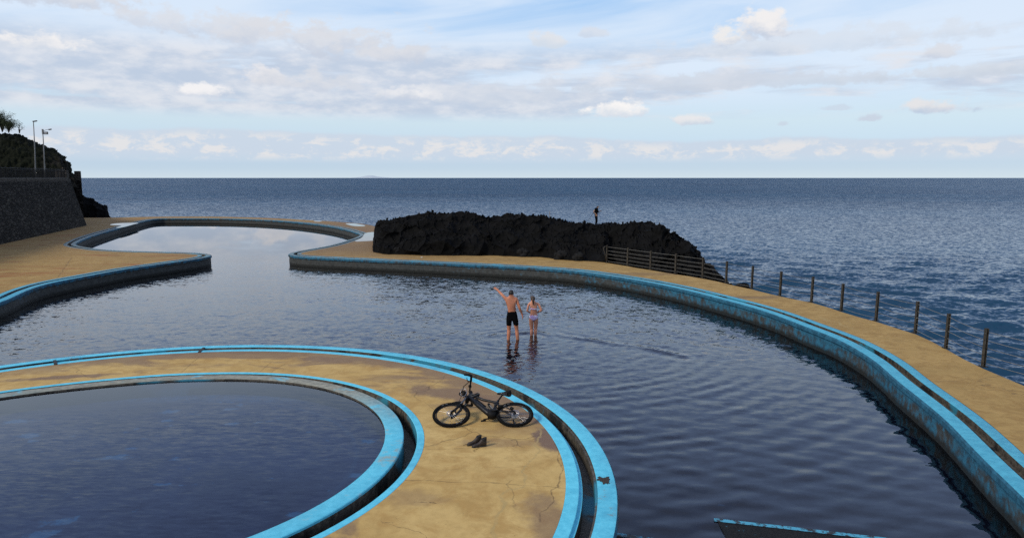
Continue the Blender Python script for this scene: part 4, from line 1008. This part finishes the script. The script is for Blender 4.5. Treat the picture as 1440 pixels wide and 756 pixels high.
# ------------------------------------------------------------------ people
def skin_mesh(J, E_, sub=2, root=None):
    names = list(J); idx = {n_: i for i, n_ in enumerate(names)}
    me = bpy.data.meshes.new('tmp'); me.from_pydata([J[n_][:3] for n_ in names], [(idx[a], idx[b]) for a, b in E_], [])
    o = bpy.data.objects.new('tmp', me); COL.objects.link(o)
    md = o.modifiers.new('s', 'SKIN'); sv = me.skin_vertices[0].data
    for i, n_ in enumerate(names): r = J[n_][3]; sv[i].radius = (r, r) if not isinstance(r, tuple) else r; sv[i].use_root = (n_ == (root or names[0]))
    s = o.modifiers.new('u', 'SUBSURF'); s.levels = sub; s.render_levels = sub
    dg = bpy.context.evaluated_depsgraph_get(); m2 = bpy.data.meshes.new_from_object(o.evaluated_get(dg))
    bpy.data.objects.remove(o); m2.polygons.foreach_set('use_smooth', [True] * len(m2.polygons)); return m2
def hand(J, E_, wrist, d, up_, pre, s=1.0, curl=.35, spread=.09):
    """palm + five finger chains growing from the wrist vertex"""
    d = Vector(d).normalized(); up_ = Vector(up_).normalized(); side = d.cross(up_).normalized(); w = Vector(J[wrist][:3])
    pc = w + d * .055 * s; J[pre + 'palm'] = (*pc, .032 * s); E_.append((wrist, pre + 'palm'))
    for i, (o_, l_) in enumerate(((-.033, .070), (-.011, .080), (.011, .075), (.033, .058))):
        b = w + d * .095 * s + side * o_ * s; dd = (d + side * o_ * spread * 25).normalized()
        m = b + dd * l_ * .5 * s - up_ * curl * .02 * s; t = m + (dd * (1 - curl * .5) - up_ * curl).normalized() * l_ * .5 * s
        a = pre + str(i); J[a + 'b'] = (*b, .010 * s); J[a + 'm'] = (*m, .0088 * s); J[a + 't'] = (*t, .0072 * s)
        E_ += [(pre + 'palm', a + 'b'), (a + 'b', a + 'm'), (a + 'm', a + 't')]
    b = w + d * .035 * s - side * .035 * s; m = b + (d * .6 - side * .8).normalized() * .035 * s; t = m + (d * .85 - side * .4).normalized() * .03 * s
    J[pre + 'Tb'] = (*b, .012 * s); J[pre + 'Tm'] = (*m, .010 * s); J[pre + 'Tt'] = (*t, .008 * s)
    E_ += [(pre + 'palm', pre + 'Tb'), (pre + 'Tb', pre + 'Tm'), (pre + 'Tm', pre + 'Tt')]
def skinmat(name, col):
    def b(T):
        o = T.obj(); n = T.noise(o, 6, 4); c = T.mix(T.ss(n, .3, .7), tuple(x * .82 for x in col[:3]) + (1,), tuple(x * 1.1 for x in col[:3]) + (1,))
        p = pbr(T, c, .5, T.bump(T.noise(o, 60, 3), .1, .002), spec=.35); p.inputs['Subsurface Weight'].default_value = .08; p.inputs['Subsurface Radius'].default_value = (.02, .008, .004); return p
    return material(name, b)
def shell(body, name, mat, test, push, parent):
    """garment grown from the body surface inside a region"""
    me = body.data; bm = bmesh.new(); bm.from_mesh(me); bm.normal_update()
    kill = [f for f in bm.faces if not test(f.calc_center_median())]; bmesh.ops.delete(bm, geom=kill, context='FACES')
    seen, best = set(), []
    for f in bm.faces:
        if f in seen: continue
        st, comp = [f], []; seen.add(f)
        while st:
            g = st.pop(); comp.append(g)
            for e in g.edges:
                for h in e.link_faces:
                    if h not in seen: seen.add(h); st.append(h)
        if len(comp) > len(best): best = comp
    bs = set(best); bmesh.ops.delete(bm, geom=[f for f in bm.faces if f not in bs], context='FACES')
    for v in bm.verts: v.co += v.normal * push
    ext = bmesh.ops.solidify(bm, geom=list(bm.faces), thickness=push * .6)
    return bm_obj(name, bm, mat, parent, smooth=True)
def person(loc, J, E_, mat, label, flat=None, rz=0):
    me = skin_mesh(J, E_, 2, 'pelvis'); 
    if flat:
        for v in me.vertices:
            k = flat(v.co); v.co.y *= k
    me.name = 'person'; me.materials.clear(); me.materials.append(mat)
    o = bpy.data.objects.new('person', me); COL.objects.link(o); o.location = loc; o.rotation_euler = (0, 0, rz); tag(o, label, 'person'); return o
def ss_(x, a, b): t = max(0, min(1, (x - a) / (b - a))); return t * t * (3 - 2 * t)
SPINE = [('pelvis', 'waist'), ('waist', 'chest'), ('chest', 'upchest'), ('upchest', 'neck'), ('neck', 'head'), ('head', 'crown'), ('head', 'nose')]
LIMB = lambda s: [('upchest', 'sh' + s), ('sh' + s, 'el' + s), ('el' + s, 'fo' + s), ('fo' + s, 'wr' + s), ('pelvis', 'hip' + s), ('hip' + s, 'th' + s), ('th' + s, 'kn' + s), ('kn' + s, 'ca' + s), ('ca' + s, 'an' + s), ('an' + s, 'toe' + s)]
def lerp3(a, b, t): return [a[i] + (b[i] - a[i]) * t for i in range(3)]
def limbs(J, s, sh, el, wr, hip, kn, an, R_):
    J['sh' + s] = (*sh, R_[0]); J['el' + s] = (*el, R_[1]); J['fo' + s] = (*lerp3(el, wr, .35), R_[1] * 1.02); J['wr' + s] = (*wr, R_[2])
    J['hip' + s] = (*hip, R_[3]); J['th' + s] = (*lerp3(hip, kn, .45), R_[3] * .86); J['kn' + s] = (*kn, R_[4])
    c = lerp3(kn, an, .32); c[1] -= .02; J['ca' + s] = (*c, R_[4] * 1.06); J['an' + s] = (*an, R_[5]); J['toe' + s] = (an[0] + (.03 if s == 'R' else -.03), an[1] + .17, an[2] - .03, .035)
# man with raised arm
J = {'pelvis': (.01, 0, 1.0, .135), 'waist': (0, 0, 1.16, .125), 'chest': (-.02, 0, 1.34, .155), 'upchest': (-.03, 0, 1.50, .13), 'neck': (-.03, .0, 1.65, .055), 'head': (-.02, .01, 1.765, .088), 'crown': (-.02, .005, 1.84, .078), 'nose': (-.05, .11, 1.755, .014)}
limbs(J, 'L', (-.19, 0, 1.555), (-.335, .10, 1.69), (-.465, .29, 1.79), (-.10, 0, .93), (-.10, .02, .53), (-.125, -.02, .08), (.062, .046, .029, .098, .062, .043))
limbs(J, 'R', (.145, 0, 1.545), (.235, -.05, 1.28), (.325, .03, 1.06), (.10, 0, .93), (.155, .02, .53), (.20, -.02, .08), (.062, .046, .029, .098, .062, .043))
E_ = SPINE + LIMB('L') + LIMB('R')
hand(J, E_, 'wrL', (-.6, .7, .35), (0, .2, -1), 'hl', 1.15, .1, .14); hand(J, E_, 'wrR', (.25, .05, -.97), (.9, -.2, .1), 'hr', 1.1, .45)
M_SKIN1 = skinmat('tanned_skin', (.50, .195, .105, 1)); M_SKIN2 = skinmat('fair_tanned_skin', (.60, .27, .165, 1)); M_SKIN3 = skinmat('pale_skin', (.42, .24, .16, 1))
M_BLK = simple('black_fabric', (.003, .003, .0035, 1), .95, scale=20, spec=.08); M_HAIR = simple('dark_hair', (.010, .007, .006, 1), .6, scale=50, bump=.6)
flat_m = lambda co: 1 - .30 * ss_(co.z, .85, 1.0) * (1 - ss_(co.z, 1.56, 1.66)) * (1 - ss_(abs(co.x), .2, .26))
man = person((MAN.x + (-2) / 43.3, MAN.y, -.22), J, E_, M_SKIN1, 'man in tight black shorts wading with his left arm raised, seen from behind', flat_m)
shell(man, 'swim_shorts', M_BLK, lambda c: .70 < c.z < 1.13 and abs(c.x) < .27 and not (c.x > .24 and c.z > .9), .010, man)
shell(man, 'hair', M_HAIR, lambda c: c.z > 1.70 and (c.y < .055 or c.z > 1.835) and abs(c.x + .02) < .12 and not (c.z < 1.74 and c.y > .0), .013, man)
# woman
J = {'pelvis': (0, 0, .84, .128), 'waist': (0, 0, .98, .098), 'chest': (0, 0, 1.13, .118), 'upchest': (0, 0, 1.25, .10), 'neck': (-.02, 0, 1.375, .045), 'head': (-.03, .01, 1.475, .080), 'crown': (-.035, .005, 1.54, .072), 'nose': (-.05, .10, 1.465, .012)}
limbs(J, 'L', (-.155, 0, 1.285), (-.215, -.05, 1.05), (-.13, .16, .97), (-.085, 0, .78), (-.065, .02, .44), (-.07, 0, .08), (.047, .036, .024, .094, .055, .036))
limbs(J, 'R', (.155, 0, 1.285), (.265, -.06, 1.07), (.12, .14, .97), (.085, 0, .78), (.07, .02, .44), (.06, 0, .08), (.047, .036, .024, .094, .055, .036))
E_ = SPINE + LIMB('L') + LIMB('R')
hand(J, E_, 'wrL', (.8, .5, -.1), (0, .6, 1), 'hl', .9, .4); hand(J, E_, 'wrR', (-.8, .5, -.1), (0, .6, 1), 'hr', .9, .4)
flat_w = lambda co: 1 - .24 * ss_(co.z, .72, .84) * (1 - ss_(co.z, 1.3, 1.38)) * (1 - ss_(abs(co.x), .16, .2))
wom = person((WOM.x + .3 / 43, WOM.y, -.22), J, E_, M_SKIN2, 'woman in a lilac bikini with a ponytail standing in the pool beside the man', flat_w)
def bikini(T):
    o = T.obj(); n = T.noise(T.mapping(o, sc=(1, 1, .35)), 11, 2, .5, .4); s = T.sep(o)
    c = T.ramp(n, [(.0, (.10, .12, .45, 1)), (.36, (.14, .16, .55, 1)), (.42, (.75, .72, .80, 1)), (.55, (.55, .33, .70, 1)), (.66, (.80, .78, .84, 1))])
    return pbr(T, c, .7)
M_BIK = material('lilac_print', bikini)
shell(wom, 'bikini_bottom', M_BIK, lambda c: .775 + .4 * max(0, abs(c.x) - .07) - .05 * (abs(c.x) < .05) < c.z < .90 and abs(c.x) < .2, .007, wom)
shell(wom, 'bikini_top', M_BIK, lambda c: 1.085 < c.z < (1.125 if c.y < .02 else 1.19) and abs(c.x) < .145, .006, wom)
M_HAIR2 = simple('brown_hair', (.055, .032, .018, 1), .6, scale=50, bump=.6)
h_ = shell(wom, 'hair', M_HAIR2, lambda c: c.z > 1.42 and (c.y < .05 or c.z > 1.535) and abs(c.x + .03) < .12 and not (c.z < 1.46 and c.y > 0), .014, wom)
bm = bmesh.new(); tube_bm(bm, [(-.035, -.07, 1.50), (-.032, -.115, 1.47), (-.025, -.115, 1.40), (-.018, -.10, 1.32), (-.012, -.095, 1.25)], [.022, .034, .032, .024, .008], 10); bm_obj('ponytail', bm, M_HAIR2, h_, smooth=True)
# person on the ridge
RM = LOS(838, 317.5, 58)
J = {'pelvis': (0, 0, .86, .13), 'waist': (0, 0, 1.02, .12), 'chest': (.02, 0, 1.18, .145), 'upchest': (.05, .0, 1.33, .12), 'neck': (.09, 0, 1.45, .05), 'head': (.13, .0, 1.55, .085), 'crown': (.13, 0, 1.62, .075), 'nose': (.23, .02, 1.54, .013)}
limbs(J, 'L', (-.08, -.10, 1.38), (-.22, -.08, 1.14), (-.02, -.17, .93), (-.02, -.09, .82), (.02, -.09, .45), (-.03, -.08, .08), (.056, .042, .028, .098, .06, .042))
limbs(J, 'R', (.10, .14, 1.38), (.17, .17, 1.12), (.32, .12, 1.18), (.03, .09, .82), (.08, .09, .45), (.02, .09, .08), (.056, .042, .028, .098, .06, .042))
E_ = SPINE + LIMB('L') + LIMB('R')
hand(J, E_, 'wrL', (.6, .0, -.7), (0, -1, 0), 'hl', 1.1, .3); hand(J, E_, 'wrR', (.7, -.3, .3), (0, .3, 1), 'hr', 1.1, .4)
rm = person(RM, J, E_, M_SKIN3, 'person in dark sleeveless top and trousers standing on the lava ridge', None)
shell(rm, 'sleeveless_top', M_BLK, lambda c: .90 < c.z < 1.46 and abs(c.y) < .17 and -.15 < c.x < .24 and not (c.x < -.10 and c.z < 1.3), .014, rm)
shell(rm, 'trousers', M_BLK, lambda c: .10 < c.z < .98 and not (c.y < -.135 and c.z > .8), .016, rm)
shell(rm, 'hair', simple('grey_hair', (.05, .045, .04, 1), .7), lambda c: c.z > 1.5 and (c.x < .15 or c.z > 1.62), .014, rm)

# ------------------------------------------------------------------ the bicycle, lying on its right side
# built upright: X forward, Y left, Z up, origin at the rear axle; then laid over
M_TYRE = simple('black_rubber', (.006, .006, .006, 1), .9, scale=80, bump=.5, spec=.15); M_RIM = simple('dark_rim', (.02, .02, .021, 1), .35, .6)
M_STEEL = simple('bright_steel', (.45, .45, .46, 1), .3, .9, var=.1); M_FRAME = simple('satin_black_frame', (.005, .005, .006, 1), .42, spec=.35, var=.2)
M_BLACK = simple('black_plastic', (.005, .005, .005, 1), .65, spec=.2); M_FORK = simple('fork_stanchion', (.16, .16, .17, 1), .2, .8)
M_GREYT = simple('grey_trim', (.20, .20, .20, 1), .5)
bike = empty('bicycle', (0, 0, 0)); tag(bike, 'black electric mountain bike lying on its side on the ochre island paving', 'bicycle')
WR = .352
def ring(bm, R_, r, seg=64, s2=12, sy=1.0, y0=0.0, c=(0, 0)):
    rings = []
    for i in range(seg):
        a = 2 * math.pi * i / seg; rings.append([bm.verts.new((c[0] + (R_ + r * math.cos(b)) * math.cos(a), y0 + r * sy * math.sin(b), c[1] + (R_ + r * math.cos(b)) * math.sin(a))) for b in [2 * math.pi * j / s2 for j in range(s2)]])
    for i in range(seg):
        A, B_ = rings[i], rings[(i + 1) % seg]
        for j in range(s2): bm.faces.new((A[j], B_[j], B_[(j + 1) % s2], A[(j + 1) % s2]))
TY = .026
def wheel(loc, rot=0.0):
    w = empty('wheel', loc); w.parent = bike; w.rotation_euler = (0, 0, rot)
    bm = bmesh.new(); ring(bm, WR - TY, TY)
    for i in range(90):                                   # tread blocks
        a = 2 * math.pi * i / 90
        for sy in (-.018, .0, .018):
            aa = a + (.03 if sy else 0); rr = WR + (.003 if sy == 0 else -.004)
            box_bm(bm, Vector((rr * math.cos(aa), sy, rr * math.sin(aa))), (.010, .011, .014), Matrix.Rotation(-aa, 3, 'Y'))
    bm_obj('tyre', bm, M_TYRE, w, True)
    bm = bmesh.new(); ring(bm, WR - .066, .011, 64, 8, 1.5); bm_obj('rim', bm, M_RIM, w, True)
    bm = bmesh.new()
    for i in range(28):
        a = 2 * math.pi * i / 28; b = a + (.35 if i % 2 else -.35); y = .028 if (i // 2) % 2 else -.028
        tube_bm(bm, [(math.cos(b) * .028, y, math.sin(b) * .028), (math.cos(a) * (WR - .07), 0, math.sin(a) * (WR - .07))], .0013, 4, cap=False)
    bm_obj('spokes', bm, M_STEEL, w)
    bm = bmesh.new(); tube_bm(bm, [(0, -.062, 0), (0, -.03, 0), (0, .03, 0), (0, .062, 0)], [.014, .03, .03, .014], 14); bm_obj('hub', bm, M_BLACK, w, True)
    bm = bmesh.new(); ring(bm, .082, .008, 40, 4, .15, .036)
    for i in range(6): a = i * math.pi / 3; tube_bm(bm, [(math.cos(a) * .025, .036, math.sin(a) * .025), (math.cos(a + .3) * .078, .036, math.sin(a + .3) * .078)], .003, 4)
    bm_obj('brake_disc', bm, M_STEEL, w)
    bm = bmesh.new()
    for a in (.9, 1.15, 4.0, 4.25):
        for dq in (0, .05, .10): q = a + dq; box_bm(bm, Vector(((WR - .040) * math.cos(q), .0255, (WR - .040) * math.sin(q))), (.010, .0015, .012), Matrix.Rotation(-q, 3, 'Y'))
    bm_obj('tyre_marking', bm, M_GREYT, w)
    return w
AX = 1.20
wheel((0, 0, 0)); fw = wheel((AX, 0, 0), .0)
def part(name, items, mat, parent=bike, smooth=True):
    bm = bmesh.new()
    for it in items:
        if it[0] == 't': tube_bm(bm, it[1], it[2], it[3] if len(it) > 3 else 10)
        elif it[0] == 'b': box_bm(bm, Vector(it[1]), it[2], Matrix.Rotation(it[3], 3, 'Y') if len(it) > 3 else None, bev=it[4] if len(it) > 4 else .006)
        elif it[0] == 'r': ring(bm, *it[1])
    bmesh.ops.recalc_face_normals(bm, faces=bm.faces); return bm_obj(name, bm, mat, parent, smooth)
HT, HB, BB, ST = (.855, 0, .655), (.915, 0, .50), (.425, 0, -.01), (.335, 0, .36)
part('frame', [('t', [HT, HB], [.030, .032]), ('t', [(.90, 0, .555), (.68, 0, .27), (.50, 0, .04), BB], [.046, .052, .054, .045], 12), ('t', [(.865, 0, .625), (.60, 0, .45), ST, (.30, 0, .335)], [.032, .026, .024, .02]),
               ('t', [BB, (.385, 0, .18), ST, (.318, 0, .415)], [.042, .028, .022, .021]), ('t', [(.43, 0, .40), (.36, 0, .28)], .014)], M_FRAME)
part('motor', [('t', [(.43, -.075, .005), (.43, -.06, .005), (.43, .06, .005), (.43, .075, .005)], [.045, .085, .085, .045], 20), ('b', (.50, 0, .06), (.15, .09, .12), -.85, .02)], M_BLACK)
part('battery', [('b', (.665, .0, .335), (.34, .085, .075), -.90, .03)], M_BLACK)
part('swingarm', [('t', [(.40, .055, .06), (.22, .07, .0), (0, .068, 0)], [.018, .016, .014]), ('t', [(.40, -.055, .06), (.22, -.07, .0), (0, -.068, 0)], [.018, .016, .014]),
                  ('t', [(0, .07, .0), (.20, .06, .17), (.36, .035, .27)], .012), ('t', [(0, -.07, .0), (.20, -.06, .17), (.36, -.035, .27)], .012), ('b', (.365, 0, .26), (.05, .10, .04), .3), ('b', (.36, 0, .07), (.06, .13, .05), .1)], M_FRAME)
sh = part('shock', [('t', [(.50, 0, .32), (.455, 0, .22)], .026, 14), ('t', [(.455, 0, .22), (.41, 0, .11)], .016)], M_BLACK)
part('shock_spring', [('t', [(.47 + .028 * math.cos(a) * .9 - a * .0016, .028 * math.sin(a), .25 + .028 * math.cos(a) * .4 - a * .0032) for a in np.linspace(0, 34, 130)], .004, 5)], M_GREYT, sh)
fk = part('fork', [('b', (.925, 0, .465), (.07, .17, .05), .35, .012)] + [('t', [(1.03, sy, .235), (1.13, sy, .06), (AX - .005, sy, -.01), (AX, sy, -.03)], [.026, .025, .022, .016]) for sy in (-.068, .068)] + [('t', [(1.02, -.068, .24), (1.06, -.055, .30), (1.08, 0, .335), (1.06, .055, .30), (1.02, .068, .24)], .014)], M_BLACK)
for sy in (-.068, .068): part('fork_stanchion', [('t', [(.925, sy, .465), (1.035, sy, .23)], .018)], M_FORK, fk)
part('brake_caliper', [('b', (1.12, .105, -.02), (.03, .035, .09), .2)], M_BLACK); part('brake_caliper', [('b', (.05, .10, .06), (.05, .035, .07), .8)], M_BLACK)
part('front_mudguard', [('t', [(1.00, 0, .36), (1.06, 0, .385), (1.14, 0, .375), (1.20, 0, .365)], [.03, .022, .02, .012])], M_BLACK)
hb = part('handlebar', [('t', [(.84, -.36, .745), (.855, -.22, .755), (.875, -.08, .735), (.878, 0, .73), (.875, .08, .735), (.855, .22, .755), (.84, .36, .745)], .0165, 12), ('t', [HT, (.84, 0, .69)], .025), ('b', (.865, 0, .715), (.075, .05, .045), -.3, .012)], M_BLACK)
for sg in (1, -1):
    part('grip', [('t', [(.852, sg * .235, .753), (.846, sg * .30, .749), (.840, sg * .37, .745)], [.023, .022, .023], 14)], M_TYRE, hb)
    part('brake_lever', [('t', [(.862, sg * .225, .748), (.905, sg * .235, .735), (.925, sg * .28, .725), (.93, sg * .34, .722)], [.015, .012, .008, .006], 8)], M_BLACK, hb)
    part('bar_end', [('t', [(.842, sg * .360, .747), (.90, sg * .372, .765), (.965, sg * .375, .775), (.985, sg * .365, .775)], [.026, .025, .024, .016], 12)], M_BLACK, hb)
part('display', [('b', (.875, .09, .775), (.06, .05, .03), -.3)], M_BLACK, hb)
part('brake_hose', [('t', [(.90, sg * .22, .735), (1.00, sg * .12, .74), (1.03, sg * .02, .64), (.98, sg * -.03, .54), (.93, sg * .0, .50)], .0045, 6) for sg in (1, -1)] + [('t', [(.90, .2, .74), (.99, .08, .79), (1.05, .0, .68), (1.03, .05, .52), (1.08, .08, .25), (1.13, .09, .0)], .0045, 6)], M_BLACK)
part('headlight', [('t', [(.935, 0, .66), (.98, 0, .655), (1.02, 0, .65)], [.03, .062, .066], 20), ('r', (.062, .012, 28, 8, 1.0, 0, (1.02, .65)))], M_BLACK)
part('cable_loop', [('t', [(1.0 + .06 * math.cos(a), .05 + .02 * math.sin(a), .63 + .10 * math.sin(a)) for a in np.linspace(0, 6.1, 24)], .006, 6)], M_STEEL)
part('frame_bag', [('b', (.765, 0, .585), (.19, .075, .085), .55, .025)], M_BLACK)
part('bag_piping', [('t', [(.765 + dx * math.cos(.55) + dz * math.sin(.55), .040, .585 - dx * math.sin(.55) + dz * math.cos(.55)) for dx, dz in ((-.085, -.03), (.085, -.03), (.092, 0), (.085, .033), (-.085, .033), (-.092, 0), (-.085, -.03))], .0035, 6)], M_GREYT)
sp_ = part('seat_post', [('t', [(.318, 0, .41), (.245, 0, .58), (.225, 0, .615)], [.0165, .0155, .014], 12), ('r', (.021, .006, 20, 6, 2.5, 0, (.315, .415)))], M_BLACK)
bm = bmesh.new(); prof = [(.335, .016, .012, .655), (.29, .020, .016, .658), (.22, .032, .022, .655), (.15, .060, .028, .655), (.10, .075, .032, .66), (.065, .070, .028, .668), (.05, .045, .016, .668)]
rings = []
for x, w_, h_2, z in prof: rings.append([bm.verts.new((x, w_ * math.cos(a), z + h_2 * math.sin(a) - (.012 if math.sin(a) < 0 else 0))) for a in [2 * math.pi * j / 14 for j in range(14)]])
for a, b in zip(rings[:-1], rings[1:]):
    for j in range(14): bm.faces.new((a[j], a[(j + 1) % 14], b[(j + 1) % 14], b[j]))
bm.faces.new(rings[0]); bm.faces.new(rings[-1][::-1]); bmesh.ops.recalc_face_normals(bm, faces=bm.faces); sd_ = bm_obj('saddle', bm, M_BLACK, bike, True)
for sy in (-.022, .022): part('saddle_rail', [('t', [(.29, sy, .635), (.23, sy, .618), (.15, sy, .618), (.09, sy, .640)], .004, 6)], M_STEEL, sd_)
part('saddle_bag', [('b', (.085, 0, .615), (.07, .05, .05), .3, .015)], M_BLACK, sd_)
part('chainring', [('r', (.078, .006, 40, 6, .5, -.085, (.43, 0))), ('t', [(.43, -.07, 0), (.43, -.09, 0)], .03, 12)], M_BLACK)
part('chain', [('t', [(.43, -.085, .08), (.0, -.05, .055)], .005, 6), ('t', [(.43, -.085, -.08), (.05, -.05, -.10), (0, -.05, -.055)], .005, 6)], M_RIM)
part('cassette', [('r', (.05, .012, 30, 6, 1.4, -.045, (0, 0))), ('r', (.03, .010, 24, 6, 2.4, -.045, (0, 0)))], M_GREYT)
part('derailleur', [('b', (.02, -.085, -.10), (.03, .02, .12), .2)], M_BLACK)
for sg, a in ((1, math.pi - .15), (-1, -.15)):
    e = (.43 + .165 * math.cos(a), sg * .098, .165 * math.sin(a))
    ck = part('crank', [('t', [(.43, sg * .085, 0), e], [.016, .012], 8)], M_BLACK); pe = (e[0], sg * .155, e[2])
    part('pedal', [('b', pe, (.10, .095, .018), .25, .005), ('t', [e, pe], .007, 6)], M_BLACK, ck)
TL = R(19.5)
fwd = Vector((-1, -.015, 0)).normalized(); upv = Vector((fwd.y * -math.cos(TL) * -1, math.cos(TL), math.sin(TL)))
upv = (upv - fwd * upv.dot(fwd)).normalized(); lft = upv.cross(fwd).normalized()
ra = U(723.6, 582.2, .745)
bike.matrix_world = Matrix.Translation(ra) @ Matrix((fwd, lft, upv)).transposed().to_4x4()

# ------------------------------------------------------------------ boots
M_BOOT = simple('brown_leather', (.024, .014, .009, 1), .6, scale=25, var=.5, bump=.4); M_BOOTB = simple('black_padding', (.007, .007, .007, 1), .8); M_SOLE = simple('boot_sole', (.012, .015, .015, 1), .8); M_LACE = simple('boot_lace', (.05, .030, .016, 1), .8)
def boot(loc, rz, label, seed, tilt=0):
    root = empty('boot', loc, rz); root.scale = (.80, .80, .76); root.rotation_euler = (tilt, 0, rz); tag(root, label, 'boot', 'pair of brown hiking boots')
    bm = bmesh.new(); rings = []
    for x, w_, h_3, tw in [(-.132, .018, .15, .8), (-.126, .034, .172, .85), (-.11, .040, .178, .95), (-.08, .041, .18, 1.0), (-.045, .041, .18, 1.0), (-.02, .040, .172, .9), (.0, .040, .145, .7), (.03, .041, .110, .6), (.07, .045, .085, .6), (.11, .048, .068, .7), (.145, .044, .062, .75), (.172, .034, .050, .75), (.186, .016, .036, .7)]:
        rings.append([bm.verts.new((x, w_ * (1 - (1 - tw) * max(0, math.sin(a))) * math.copysign(abs(math.cos(a)) ** .7, math.cos(a)), .018 + (h_3 - .018) * (.5 + .5 * math.copysign(abs(math.sin(a)) ** .6, math.sin(a))))) for a in [2 * math.pi * j / 20 for j in range(20)]])
    for p_, q_ in zip(rings[:-1], rings[1:]):
        for j in range(20): bm.faces.new((p_[j], p_[(j + 1) % 20], q_[(j + 1) % 20], q_[j]))
    bm.faces.new(rings[0]); bm.faces.new(rings[-1][::-1]); bmesh.ops.recalc_face_normals(bm, faces=bm.faces); u = bm_obj('upper', bm, M_BOOT, root, True)
    bm = bmesh.new(); rr_ = []
    for z, k in ((.125, 1.03), (.16, 1.05), (.188, 1.08), (.194, 1.02), (.192, .86), (.165, .80)):
        rr_.append([bm.verts.new((-.078 + .058 * k * math.cos(a), .042 * k * math.sin(a), z + (.014 * math.cos(a) * -1 if z > .15 else 0))) for a in [2 * math.pi * j / 24 for j in range(24)]])
    for p_, q_ in zip(rr_[:-1], rr_[1:]):
        for j in range(24): bm.faces.new((p_[j], p_[(j + 1) % 24], q_[(j + 1) % 24], q_[j]))
    bm.faces.new(rr_[-1]); bmesh.ops.recalc_face_normals(bm, faces=bm.faces); bm_obj('collar', bm, M_BOOTB, root, True)
    bm = bmesh.new(); out = [(-.135, .0), (-.125, .033), (-.06, .036), (.02, .036), (.09, .050), (.15, .045), (.19, .022), (.197, 0)]; out = out + [(x, -y) for x, y in out[-2:0:-1]]
    vs = [bm.verts.new((x, y, 0)) for x, y in out]; f = bm.faces.new(vs); g = bmesh.ops.extrude_face_region(bm, geom=[f])
    for v in [e for e in g['geom'] if isinstance(e, bmesh.types.BMVert)]: v.co.z += .028
    bmesh.ops.recalc_face_normals(bm, faces=bm.faces); bmesh.ops.bevel(bm, geom=list(bm.edges), offset=.004, segments=1, affect='EDGES'); bm_obj('sole', bm, M_SOLE, root)
    r = random.Random(seed); bm = bmesh.new()
    for k in range(5): x = -.015 + .022 * k; z = .125 - .013 * k; tube_bm(bm, [(x, -.032, z - .018), (x + .01, 0, z + .002), (x, .032, z - .018)], .003, 5)
    for sg in (-1, 1):
        p = Vector((0, sg * .03, .10)); pts = [p, p + Vector((.03, sg * .05, -.04)), Vector((.06, sg * .10, .006))]; q = pts[-1]; a = r.uniform(-.6, 1.2)
        for k in range(7): q = q + Vector((math.cos(a), math.sin(a) * sg, 0)) * .035; q.z = .005; a += r.gauss(0, .5); pts.append(q.copy())
        tube_bm(bm, pts, .003, 5)
    bm_obj('laces', bm, M_LACE, root)
b0 = U(666, 626, .602); b1 = U(674, 628, .602)
boot((b0.x + .03, b0.y + .06, .602), R(200), 'left one of a pair of brown hiking boots below the bicycle', 1)
boot((b1.x + .02, b1.y + .02, .602), R(196), 'right one of a pair of brown hiking boots, nearer the camera', 8)

DN = False
SC.view_settings.view_transform = 'Standard'; SC.view_settings.look = 'None'; SC.view_settings.gamma = 1; SC.view_settings.exposure = 0.22
SC.render.engine = 'CYCLES'; SC.cycles.max_bounces = 6; SC.cycles.transparent_max_bounces = 8
SC.cycles.caustics_reflective = False; SC.cycles.caustics_refractive = False; SC.cycles.use_denoising = DN; SC.cycles.sample_clamp_indirect = 4
